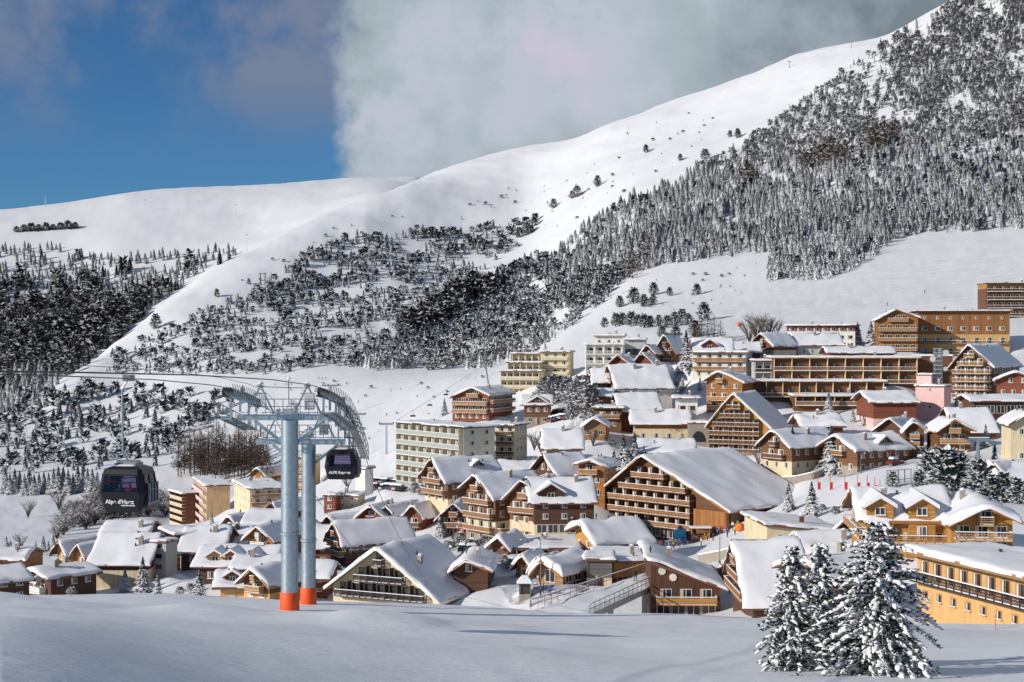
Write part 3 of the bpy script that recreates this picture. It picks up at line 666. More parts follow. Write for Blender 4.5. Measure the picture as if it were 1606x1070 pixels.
    G('chalet', 'brown cabin with a thick snow hat among the snow covered bushes', 'chalet', 262, 25, (772, 784, 797), (856, 842, 856), 868, 7, [(1, 'brown')], 'd', snow=.7)
    G('chalet', 'timber chalet filling the corner between dark timber house and steep white roof', 'chalet', 225, 30, (1128, 1143, 1160), (897, 882, 897), 918, 8, [(1, 'dark')], 'w b')
    # the big hotel
    G('hotel', 'biggest hotel chalet with five balcony rows under one huge gable', 'hotel', 312, 46, T3(1015), (782, 714, 785), 841, 29, [(1, 'brown')], 'g B B B B B', 'x w', wm=(13.5, 23), sh=2.62,
      lim=(-13.3, 13.6), rails='wood', bal='rail', div='brown', sp=3., fo=2.2, ov=1.2, snow=.45, trim='tan', panel=(14, 22.6, 3.4, 7.4, 'vorange'), bd=1.6)
    G('chalet', 'honey fronted lodge under very thick snow below the big hotel', 'chalet', 264, 60, (912, 921, 944), (834, 822, 848), 866, 11, [(1, 'honey')], 'w', 'g', wm=(4, 4.8), snow=1., fo=1.8)
    G('hut', 'grey shingled hut on cream footing beside the curved timber pavilion', 'hut', 232, 4, (920, 940, 960), T3(878), 922, 6, [(.35, 'cream'), (1, 'greywood')], 'd x', ov=.5, fo=.5, wt='tan')
    G('pavilion', 'curved timber pavilion with vertical boards and snowy roof terrace', 'pavilion', 237, -10, (962, 990, 1021), T3(880), 918, 9, [(.35, 'dark'), (1, 'vhoney')], 'x x', ov=.4, fo=.4, snow=.35)
    G('terrace', 'maroon walled terrace in front of the lodge with thick snow', 'terrace', 251, 8, (926, 970, 1012), T3(868), 885, 6, [(1, 'redroof')], 'x', ov=.1, fo=.1, bo=.1, snow=.3, trim='darktrim')
    G('market_hut', 'open fronted market hut with thick snow roof and red pennants', 'hut', 232, 35, (845, 857, 882), (895, 878, 895), 915, 9, [(1, 'tan')], 'g', 'g', snow=.95, fo=1.8, trim='orange')
    G('market_hut', 'small orange gable stall nearer the blue shaded snow bank', 'hut', 248, 22, (811, 821, 833), (884, 870, 885), 905, 7, [(1, 'orange')], 'd', snow=.6, trim='tan')
    G('market_hut', 'small orange gable stall squeezed against the open fronted market hut', 'hut', 243, 26, (838, 846, 856), (888, 875, 888), 908, 7, [(1, 'brown')], 'd', snow=.6, trim='orange')
    S('hall', 'long low hall with flat grey snow roof behind the market stalls', 'hall', 262, 0, (798, 905), 860, 848, 872, 8, [(1, 'tan')], 'g', snow=.3)
    G('timber_house', 'tall dark timber house with single pitched snow roof and golden balcony', 'house', 205, 2, (1021, 1023, 1129), (877, 877, 919), 970, 15, [(.42, 'dark'), (1, 'vbrown')], 'g b', sh=2.3, lim=(.2, 9.6), bal='honey', rails='wood', sp=3.2, bd=1.5, ov=.9, fo=1.9, snow=.45, disc=[(1.4, 6.9), (3., 6.0)])
    S('chalet', 'chalet under a steep white roof sheet behind the two smaller spruces', 'chalet', 182, 0, (1181, 1270), 946, 849, 972, 9.5, [(1, 'dark')], 'w', 'x b b b', wl=7, snow=.5)
    S('house', 'house with rounded snow roof beside the steep white roof sheet', 'house', 214, 4, (1268, 1340), 867, 838, 892, 7, [(1, 'dark')], 'x', snow=.7, chim=[(.5, .85)])
    G('chalet', 'steep dark gable with smooth snow roof right behind the largest spruce', 'chalet', 171, 60, (1254, 1262, 1271), (893, 877, 902), 960, 10, [(1, 'dark')], 'x w', wm=(3.6, 6.), snow=.5)
    G('house', 'low cream house with lean-to snow roof and square brick chimney', 'house', 235, -4, (1203, 1205, 1320), (823, 823, 836), 856, 16, [(1, 'cream')], 's', left='x', snow=.35, chim=[(.55, .25)], chmat='brown', ov=.7, fo=.5, leftmat='vorange')
    G('house', 'tiny dark gable house beside the honey timber chalet', 'house', 226, 52, (1331, 1341, 1350), (833, 810, 838), 860, 6, [(1, 'dark')], 'w', wm=(3, 4))
    # --- A-frame and the chalets of the middle terrace
    G('apartment_chalet', 'golden A-frame apartment chalet packed with balconies', 'chalet', 370, 25, (1114, 1150, 1205), (665, 617, 671), 710, 20, [(.3, 'white'), (1, 'vhoney')], 'B B B B B B', bal='rail', div='brown', sp=2.7, rails='bars', fo=.8, wt='brown', trim='cream', lim=(-7.5, 7.5), bd=1.)
    G('chalet', 'brown gabled chalet behind the lone spruce below the golden A-frame', 'chalet', 326, 55, (1202, 1216, 1231), (698, 675, 698), 738, 16, [(.4, 'cream'), (1, 'brown')], 'w c c', 'w w', wm=(4.6, 5.2), bal='brown')
    G('chalet', 'brown chalet with an arched honey porch and roof dormer above the red gate flags', 'chalet', 319, 58, (1304, 1314, 1333), (700, 683, 704), 740, 17, [(.3, 'stone'), (1, 'brown')], 'w c', 'w w', wm=(4.6, 6), dorm=[(1, .58, 4., 1.9, .78, .6, 'dark')])
    gold = 'honey timber chalet with two roof gables and a wide arched gable balcony'
    S('chalet', gold, 'chalet', 196, 6, (1362, 1492), 815, 770, 868, 8, [(1, 'vhoney')], 'w b w', 'w b w', dorm=[(1, .14, 3.6, 3.2, 1.1, 2.9, 'honey'), (1, .63, 3.6, 3.2, 1.1, 2.9, 'honey')], bal='lrail', rails='bars', snow=.7, trim='orange', sp=3.2)
    G('chalet', '', 'chalet', 190, 8, (1494, 1543, 1586), (820, 794, 813), 868, 14, [(1, 'vhoney')], 'b b c', bal='lrail', rails='bars', snow=.8, fo=2., trim='orange', bd=1.8, into=gold)
    G('hotel', 'long yellow hotel wing with red curtains and one flowered balcony', 'hotel', 138.7, 70, T3(1555), T3(891), 984, 9, [(1, 'yellow')], 's b', wm=(12, 12), rails='bars', bal='darktrim', wt='trim', shut='shutter', ov=.5, fo=1.6, sp=2.1, snow=.45, bd=1.2, trim='tan')
    G('chalet', 'narrow brown chalet with three little balconies left of its broad twin', 'chalet', 326, 15, (1421, 1433, 1448), (674, 661, 673), 712, 10, [(.3, 'honey'), (1, 'brown')], 'w c c c', bal='tan', trim='tan')
    G('chalet', 'broad brown chalet with two pale balconies below the pink tower', 'chalet', 319, 2, (1472, 1495, 1522), (674, 659, 673), 712, 10, [(1, 'brown')], 'w b b', bal='lrail', trim='tan')
    G('chalet', 'dark gabled chalet at the foot of the red boarded house', 'chalet', 346, 32, (1378, 1396, 1416), (673, 656, 674), 694, 12, [(1, 'dark')], 'w')
    S('house', 'house with a large plain snow roof right of the pink tower foot', 'house', 344, 2, (1504, 1562), 676, 640, 696, 9, [(1, 'red')], 'x', chim=[(.1, .3)])
    G('house', 'cream house with an arched window cut by the picture edge', 'house', 300, 10, (1587, 1613, 1642), (664, 646, 664), 726, 12, [(1, 'cream')], 'w w', sp=4)
    S('house', 'dark house under frosty roof behind the snowy pines at the edge', 'house', 271, 0, (1576, 1644), 752, 723, 782, 7, [(1, 'dark')], 'x')
    G('shed', 'dark gabled shed among the snowy pines', 'shed', 274, 50, (1552, 1562, 1573), (742, 726, 742), 768, 7, [(1, 'dark')], 'x')
    # --- upper terrace
    pk = 'pink concrete tower with slit windows and a lattice mast on its roof'
    G('lift_station', pk, 'tower', 380, 32, (1439, 1458, 1477), T3(606), 674, 7, [(1, 'pink')], 'x x s x s', ov=.25, fo=.25, bo=.25, snow=.3, sp=9, near=False)
    G('lift_station', '', 'tower', 386, 32, (1440, 1450, 1459), T3(588), 612, 5, [(1, 'pink')], 'x', 'x', ov=.2, fo=.2, bo=.2, snow=.2, into=pk)
    S('house', 'red boarded house with a flat snow roof touching the pink tower', 'house', 366, 0, (1370, 1437), 631, 615, 668, 9, [(.3, 'pink'), (1, 'red')], 'x', snow=.4)
    G('chalet_hotel', 'steep dark chalet hotel with rows of white framed balconies', 'hotel', 400, 35, (1498, 1520, 1550), (573, 541, 573), 624, 27, [(1, 'dark')], 'b b b b b b', 'x w w', bal='lrail', sp=2.7, rails='bars', gmat='brown')
    G('chalet', 'red chalet with snowy hip below the steep dark chalet hotel', 'chalet', 372, 20, (1566, 1591, 1628), (596, 584, 596), 624, 10, [(1, 'red')], 'w w', bal='rail')
    S('house', 'long low glazed house along the terrace under the steep dark chalet hotel', 'house', 360, 0, (1528, 1642), 629, 620, 650, 6, [(1, 'dark')], 'g', snow=.35)
    ter = 'long stepped apartment building with three tiers of cream framed loggias'
    G('apartment_building', ter, 'apartment block', 416, 4, (1213, 1325, 1437), T3(561), 601, 14, [(1, 'brown')], 'D D', bal='tan', div='cream', sp=5., rails='bars', snow=.3, ov=.4, fo=1.6, bd=1.5, trim='peach', wt='brown')
    G('apartment_building', '', 'apartment block', 406, 4, (1174, 1280, 1385), T3(598), 622, 11, [(1, 'brown')], 'D', bal='tan', div='cream', sp=5., rails='bars', snow=.3, ov=.4, fo=1.6, bd=1.5, trim='peach', wt='brown', into=ter)
    G('apartment_building', '', 'apartment block', 396, 4, (1246, 1308, 1370), T3(621), 650, 11, [(1, 'brown')], 'x D', bal='tan', div='cream', sp=5., rails='wood', snow=.3, ov=.4, fo=1.6, bd=1.5, trim='peach', wt='brown', into=ter)
    G('apartment_building', '', 'apartment block', 419, 8, (1440, 1466, 1493), T3(559), 616, 10, [(1, 'brown')], 'x', snow=.3, ov=.2, fo=.2, into=ter)
    G('apartment_building', '', 'apartment block', 421, 4, (1182, 1197, 1211), T3(566), 602, 10, [(1, 'grey')], 'D D', bal='darktrim', div='grey', snow=.3, ov=.4, fo=1.4, into=ter)
    S('roof_house', 'maroon roofed block above the stepped apartment building', 'house', 444, 0, (1302, 1402), 553, 544, 570, 5, [(1, 'redroof')], 'x', snow=.3, chim=[(.4, .35)])
    wh = 'white walled hotel with orange balconies and a gabled attic roof'
    G('hotel', wh, 'hotel', 430, 20, (1088, 1128, 1167), T3(553), 594, 11, [(1, 'white')], 'w b b', 'w w w', bal='orange', snow=.4, sp=3.2)
    S('hotel', '', 'hotel', 438, 0, (1093, 1149), 551, 530, 556, 6, [(1, 'white')], '', dorm=[(1, .36, 4.6, 3., .9, .4, 'red')], into=wh)
    S('house', 'plain snow roofed house behind the white walled hotel', 'house', 450, 2, (1150, 1192), 552, 537, 562, 6, [(1, 'dark')], 'x')
    G('chalet', 'orange chalet with a shallow gable in front of the white walled hotel', 'chalet', 396, 22, (1109, 1127, 1162), (595, 583, 599), 642, 15, [(1, 'orange')], 'b b w c', bal='honey', sp=3., trim='tan')
    G('school', 'long white building with maroon fascia below the ski meadow', 'building', 490, 18, (1237, 1287, 1337), T3(511), 548, 15, [(.76, 'white'), (1, 'redroof')], 'g W W', snow=.35, trim='redroof', roofmat='redroof', sp=3., ov=.5)
    S('house', 'house with half bare maroon roof before the long white building', 'house', 465, 0, (1252, 1320), 540, 523, 558, 7, [(1, 'grey')], 'w', snow=.3, roofmat='redroof')
    G('chalet', 'white and brown gabled chalet left of the half bare maroon roof', 'chalet', 461, 52, (1188, 1196, 1206), (540, 523, 541), 558, 11, [(.5, 'cream'), (1, 'brown')], 'w c', wm=(4.5, 4.8))
    G('chalet', 'tall orange balconied chalet with shallow gable beside the brown hotel', 'chalet', 480, 10, (1377, 1405, 1438), (501, 486, 498), 550, 12, [(1, 'orange')], 'b b b b', bal='tan', sp=2.6, trim='tan')
    G('hotel', 'wide hotel with brown shingled upper floors over yellow ground storeys', 'hotel', 486, 8, (1441, 1510, 1580), T3(488), 556, 16, [(.46, 'yellow'), (1, 'vbrown2')], 'b b W s', 'w w s', bal='brown', rails='bars', snow=.2, ov=.8, fo=1.4, sp=4.2)
    G('apartment_block', 'top most apartment block with honey cornice against the ski meadow', 'apartment block', 560, 5, (1548, 1592, 1642), T3(444), 496, 14, [(.84, 'brown'), (1, 'honey')], 'D D D D', bal='brown', div='brown', sp=3.4, snow=.1, ov=.3, fo=1.4, rails='bars')
    G('chalet', 'steep orange gable chalet beside the tall frosted spruce', 'chalet', 456, 25, (1030, 1043, 1057), (549, 524, 549), 568, 12, [(1, 'orange')], 'b b b', bal='brown', sp=2.6)
    G('chalet', 'little red gable leaning on the steep orange gable chalet', 'chalet', 450, 22, (1008, 1016, 1026), (552, 541, 552), 568, 9, [(1, 'red')], 'w')
    wm_ = 'white modern apartment building with framed balconies below the piste'
    G('apartment_building', wm_, 'apartment block', 490, 8, (918, 948, 978), T3(540), 586, 14, [(1, 'white')], 'D D D', bal='whitetrim', div='whitetrim', sp=3.6, rails='bars', snow=.3, ov=.3, trim='whitetrim', wt='darktrim')
    G('apartment_building', '', 'apartment block', 497, 8, (931, 955, 979), T3(526), 542, 8, [(1, 'white')], 's', snow=.3, ov=.3, trim='whitetrim', wt='darktrim', into=wm_)
    G('apartment_building', '', 'apartment block', 495, 8, (980, 996, 1012), T3(532), 584, 10, [(1, 'grey')], 'x g', snow=.3, ov=.3, trim='whitetrim', wt='darktrim', into=wm_)
    mn = 'large white and timber chalet with icicled snow roof and twin red gables behind'
    S('chalet', mn, 'chalet', 412, -10, (971, 1055), 607, 572, 652, 9, [(1, 'white')], 'x s s', 'b b b b', ice=1, chim=[(.25, .4), (.1, .85)], sp=6, bal='tan', gmat='brown')
    G('chalet', '', 'chalet', 430, 20, (956, 970, 988), (572, 558, 571), 590, 9, [(1, 'red')], 'w', into=mn)
    G('chalet', '', 'chalet', 433, 20, (995, 1007, 1022), (570, 554, 569), 585, 9, [(1, 'red')], 'w', into=mn)
    S('chalet', 'brown chalet with blue tinted roof stepping down below the icicled roof', 'chalet', 396, -8, (977, 1037), 643, 617, 672, 7, [(1, 'brown')], 'x', 'b b b', bal='tan')
    S('house', 'long cream house with orange eaves band and four small windows', 'house', 380, 3, (996, 1081), 664, 644, 692, 7, [(.68, 'cream'), (1, 'orange')], 'w', 'w', sp=3.6)
    S('house', 'narrow dark annex left of the icicled snow roof', 'house', 420, 0, (934, 953), 598, 579, 625, 5, [(1, 'dark')], 'w')
    S('house', 'small orange annex under the dark annex beside the icicled roof', 'house', 406, 0, (936, 961), 621, 610, 645, 4, [(1, 'orange')], 'x')
    G('house', 'brown terrace house with wide snowy flat roof among frosted trees', 'house', 392, 10, (934, 953, 974), T3(640), 673, 8, [(1, 'brown')], 'w b', bal='tan', snow=.35)
    G('hut', 'low snow covered tavern hut with small porch gable by the parked cars', 'hut', 376, 10, (916, 934, 950), (668, 656, 667), 687, 8, [(1, 'tan')], 'd', snow=.6)
    G('pavilion', 'low white pavilion with two wide windows above the stone arch', 'pavilion', 386, 6, (1060, 1077, 1094), T3(625), 649, 8, [(1, 'white')], 'W', sp=3., snow=.35, wt='darktrim')
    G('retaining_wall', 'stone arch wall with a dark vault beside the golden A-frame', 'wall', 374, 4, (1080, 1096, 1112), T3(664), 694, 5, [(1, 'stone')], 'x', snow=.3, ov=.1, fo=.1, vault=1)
    bt = 'cream stepped apartment building with receding terraces above the frosted trees'
    G('apartment_building', bt, 'apartment block', 500, 12, (785, 816, 848), T3(582), 622, 14, [(1, 'cream')], 'B B B', bal='cream', div='cream', sp=2.4, snow=.3, ov=.5, rails='wood')
    G('apartment_building', '', 'apartment block', 505, 12, (796, 822, 848), T3(569), 584, 9, [(1, 'cream')], 'B', bal='cream', div='cream', sp=2.4, snow=.3, ov=.5, into=bt)
    G('apartment_building', '', 'apartment block', 510, 12, (803, 826, 848), T3(555), 571, 8, [(1, 'cream')], 'B', bal='cream', div='cream', sp=2.4, snow=.3, ov=.5, into=bt)
    G('apartment_building', '', 'apartment block', 506, 12, (848, 870, 892), T3(552), 600, 10, [(1, 'cream')], 'w b b b', bal='cream', snow=.3, ov=.5, into=bt)
    G('chalet_hotel', 'orange balconied chalet hotel with shallow gable below the leaning ski mast', 'hotel', 440, 24, (709, 743, 767), (623, 608, 619), 660, 18, [(1, 'red')], 'w b b b', 'x b b', bal='tan', sp=2.2, trim='tan', snow=.4)
    S('chalet', 'small brown chalet on stone arches beside the row of parked cars', 'chalet', 422, 2, (822, 864), 634, 621, 666, 6, [(.35, 'stone'), (1, 'brown')], 'd w', dorm=[(1, .5, 7.5, 2.2, 1.02, .3, 'brown')])
village()
fix_ground(ANCH)
build_terrain()
ROOTS = {}
for j in JOBS:
    kw = j[-1]; into = kw.pop('into', None)
    r = make_building(*j)
    if kw.get('panel') or kw.get('disc') or kw.get('vault'):
        p = MB(); hl = j[9]
        if kw.get('panel'):
            a, b, c, d, mt = kw['panel']; p.box(a, b, -1.2, -.01, c, d, mt); p.build('gable_panel', r)
        for x, z in kw.get('disc', []):
            q = MB(); q.bar((x, -.12, z), (x, -.01, z), .55, 'whitetrim', 18); q.build('round_light', r)
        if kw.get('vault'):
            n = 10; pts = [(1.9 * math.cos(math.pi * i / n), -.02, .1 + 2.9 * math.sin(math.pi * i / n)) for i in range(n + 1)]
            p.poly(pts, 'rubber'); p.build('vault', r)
    if into:
        m = ROOTS[into]; T = (Matrix.Translation(m.location) @ m.rotation_euler.to_matrix().to_4x4()).inverted() @ (Matrix.Translation(r.location) @ r.rotation_euler.to_matrix().to_4x4())
        for c in kids(r): M = T @ c.matrix_basis; c.parent = m; c.matrix_basis = M
        bpy.data.objects.remove(r)
    else: ROOTS[j[1]] = r

# ------------------------------------------------------------------ gondola lift in front
def rope_path(x):   # height of the haul rope along its line, before, over and after the twin columns
    ys = [20, 60, 80, 105, 113, 119, 124, 131, 140, 160, 200, 262]; zs = [-.35, -1.45, -2.2, -3.7, -4.7, -6.1, -8., -11., -14.2, -20.8, -32.0, -47.5]
    return lambda y: float(pchip(ys, zs, np.array([y]))[0])
rz = rope_path(0); XL, XR = -20.3, -13.6; XC = -16.6
def rope(name, label, pts, r, sag=0):
    cu = bpy.data.curves.new(name, 'CURVE'); cu.dimensions = '3D'; sp = cu.splines.new('POLY'); sp.points.add(len(pts) - 1)
    for p, q in zip(sp.points, pts): p.co = (*q, 1)
    cu.bevel_depth = r; cu.bevel_resolution = 1; cu.materials.append(MATS['rope'])
    dg = bpy.context.evaluated_depsgraph_get(); o = bpy.data.objects.new(name, cu); C.objects.link(o)
    bpy.context.view_layer.update(); me = bpy.data.meshes.new_from_object(o.evaluated_get(bpy.context.evaluated_depsgraph_get())); bpy.data.objects.remove(o)
    o = link(name, me); return tag(o, label, 'cable')
yy = [18, 30, 45, 60, 80, 95, 105, 110, 114, 118, 121, 124, 128, 134, 140, 160, 180, 200, 230, 262]
rope('haul_rope', 'haul rope carrying the nearer gondola cabin to the pylon', [(XL, y, rz(y)) for y in yy], .032)
rope('haul_rope', 'haul rope carrying the rear gondola cabin over the pylon and down to the village', [(XR, y, rz(y)) for y in yy], .032)
rope('signal_cable', 'thin signal cable strung just above the nearer haul rope', [(XL + .6, y, rz(y) + .5) for y in yy if y < 125], .018)
def pylon():
    b = (XC, 105.); gz = ground(*b)
    root = thing('lift_pylon', 'galvanised twin column gondola lift pylon with orange padded feet', 'lift pylon', (XC, 105, gz))
    W = lambda x, y, z: (x - XC, y - 105, z - gz)
    for (x, y, top, r) in ((-16.6, 105., -5.9, .64), (-16.35, 113., -8.3, .57)):
        g = ground(x, y) - .6; q = MB(); prof = [(r, g)]
        h = top - g; zs = g
        for k in range(1, 7):     # welded sections and bolted flange half way up
            zz = g + h * k / 7
            if k == 3: prof += [(r, zz - .09), (r * 1.13, zz - .088), (r * 1.13, zz + .088), (r, zz + .09)]
            else: prof += [(r, zz - .02), (r * 1.012, zz - .015), (r * 1.012, zz + .015), (r, zz + .02)]
        prof += [(r, top)]
        for e0, e1 in zip(prof, prof[1:]): q.lathe([e0, e1], 'galv', 36, W(x, y, 0), False)
        c = q.build('column', root, True)
        q = MB(); n = 24; zz = g + h * 3 / 7
        for i in range(n): t = 2 * math.pi * i / n; o = W(x + r * 1.07 * math.cos(t), y + r * 1.07 * math.sin(t), zz); q.bar((o[0], o[1], o[2] - .14), (o[0], o[1], o[2] + .14), .028, 'steel', 6)
        for s in (-.11, .11): q.beam(W(x + r * .95 + .05, y + s - .3, g + 2), W(x + r * .95 + .05, y + s - .3, top), .04, .04, 'steel')
        for k in range(int((top - g - 2) / .32)): q.beam(W(x + r * .95 + .05, y - .41, g + 2.1 + k * .32), W(x + r * .95 + .05, y - .19, g + 2.1 + k * .32), .03, .03, 'steel')
        q.build('ladder', c)
        q = MB(); R2 = r * 1.14; gt = ground(x, y)
        q.lathe([(R2 - .05, gt - .5), (R2, gt - .45), (R2, gt + 1.28), (R2 - .06, gt + 1.36), (r + .01, gt + 1.37)], 'orangepad', 32, W(x, y, 0), False); q.build('foot_pad', c, True)
    # cross heads
    for (yc, zc, nm) in ((105., -5.7, 0), (113., -8.1, 1)):
        q = MB(); q.beam(W(XL - .2, yc, zc), W(XR + .2, yc, zc), .42, .42, 'galv'); q.beam(W(XL, yc - .32, zc + .36), W(XR, yc - .32, zc + .36), .2, .1, 'snow')
        q.blob(W(XC, yc, zc + .55), .7, 'snow', rng, 9, .6); q.blob(W(XC + .3, yc - .2, zc + .95), .42, 'snow', rng, 8, .8)
        for s in (-1, 1): q.beam(W(XC + s * .5, yc, zc - 1.9), W(XC + s * 2.6, yc, zc - .25), .2, .22, 'galv')
        q.build('crossarm', root)
    for X, sgn in ((XL, -1), (XR, 1)):   # walkways, sheave trains, rails on each track
        q = MB(); out = X + sgn * .75
        pts = [(103., -5.6), (105, -5.9), (113.5, -7.2)] if sgn < 0 else [(99, -5.1), (105, -5.9), (112, -7.1), (117, -8.6), (121, -10.2)]
        for (a, za), (c, zc) in zip(pts, pts[1:]):
            for s in (-.5, .5): q.beam(W(out + s, a, za), W(out + s, c, zc), .06, .13, 'steel')
            n = max(3, int((c - a) / .42))
            for k in range(n):
                t = (k + .5) / n; q.beam(W(out - .5, a + (c - a) * t, za + (zc - za) * t + .02), W(out + .5, a + (c - a) * t, za + (zc - za) * t + .02), .11, .035, 'steel')
            q.beam(W(out + sgn * .1, a, za + .16), W(out + sgn * .1, c, zc + .13), .5, .09, 'snow')
        q.build('walkway', root)
        q = MB()
        for (a, za), (c, zc) in zip(pts, pts[1:]):
            for hh in (.55, 1.1): q.beam(W(out + sgn * .52, a, za + hh), W(out + sgn * .52, c, zc + hh), .05, .05, 'steel')
            n = max(2, int((c - a) / 1.2))
            for k in range(n + 1):
                t = k / n; p = (a + (c - a) * t, za + (zc - za) * t); q.beam(W(out + sgn * .52, p[0], p[1]), W(out + sgn * .52, p[0], p[1] + 1.1), .05, .05, 'steel')
        q.build('railing', root)
        sh = MB(); y = 99.
        while y < (123.5 if sgn > 0 else 113.4):
            z = rz(y) - .33; sh.bar(W(X - .07, y, z), W(X + .07, y, z), .27, 'rubber', 12); sh.bar(W(X - .09, y, z), W(X + .09, y, z), .1, 'galv', 8); y += .62
        sh.build('sheave_train', root)
        q = MB(); yv = np.linspace(98.8, 123.6 if sgn > 0 else 113.5, 18)
        for a, c in zip(yv, yv[1:]):
            q.beam(W(X + .16, a, rz(a) - .45), W(X + .16, c, rz(c) - .45), .06, .16, 'steel'); q.beam(W(X - .16, a, rz(a) - .62), W(X - .16, c, rz(c) - .62), .06, .13, 'steel')
            if len(q.f) % 24 == 0: q.beam(W(X - .5, a, rz(a) - .2), W(X + .9, a, rz(a) - .9), .06, .08, 'galv'); q.beam(W(X + .5, a, rz(a) + .25), W(X + .5, c, rz(c) - .5), .05, .05, 'galv')
        for a in (101.5, 105, 108.5, 111.5, 114.5, 117.5, 120.5)[:7 if sgn > 0 else 4]:
            zb = np.interp(a, [p[0] for p in pts], [p[1] for p in pts]); q.beam(W(X, a, zb - .1), W(X, a, rz(a) - .5), .14, .2, 'galv'); q.beam(W(X, a, zb), W(out, a, zb), .1, .12, 'galv')
        q.build('sheave_beam', root)
    for (yc, zc) in ((104.6, -5.4), (112.6, -7.8)):      # lifting frames
        for X in (XL + 1.6, XR - 1.6):
            q = MB(); t = zc + 2.1
            q.beam(W(X - 1., yc, zc), W(X, yc, t), .12, .12, 'galv'); q.beam(W(X + 1., yc, zc), W(X, yc, t), .12, .12, 'galv'); q.beam(W(X - .5, yc, zc + 1.5), W(X + .5, yc, zc + 1.5), .08, .08, 'galv')
            q.beam(W(X, yc - 1.2, t), W(X, yc + 1.2, t - .1), .14, .14, 'galv'); q.blob(W(X, yc, t + .15), .22, 'snow', rng, 7, .7); q.build('lifting_frame', root)
        q = MB(); q.beam(W(XL + 1.6, yc, zc + 2.0), W(XR - 1.6, yc, zc + 1.9), .06, .06, 'steel')
        for k in range(9): x = XL + .8 + (XR - XL - 1.6) * k / 8; q.beam(W(x, yc - .5, zc), W(x, yc - .5, zc + 1.1), .05, .05, 'steel')
        q.beam(W(XL + .8, yc - .5, zc + 1.1), W(XR - .8, yc - .5, zc + 1.1), .06, .06, 'steel'); q.beam(W(XL + .8, yc - .5, zc + .55), W(XR - .8, yc - .5, zc + .55), .05, .05, 'steel'); q.build('catwalk_rail', root)
        q = MB(); q.box(*[v for p in zip(W(XC + 1.2, yc - .3, 0)[:2], W(XC + 1.9, yc + .2, 0)[:2]) for v in p], zc + .3 - gz, zc + 1.5 - gz, 'greybox'); q.build('switch_box', root)
    q = MB(); q.beam(W(XC, 104.6, -4.9), W(XC, 104.6, -2.9), .06, .06, 'steel'); q.beam(W(XC - .3, 104.6, -3.2), W(XC + .3, 104.6, -3.2), .05, .05, 'steel'); q.blob(W(XC, 104.6, -2.8), .16, 'snow', rng, 6); q.build('wind_gauge', root)
pylon()

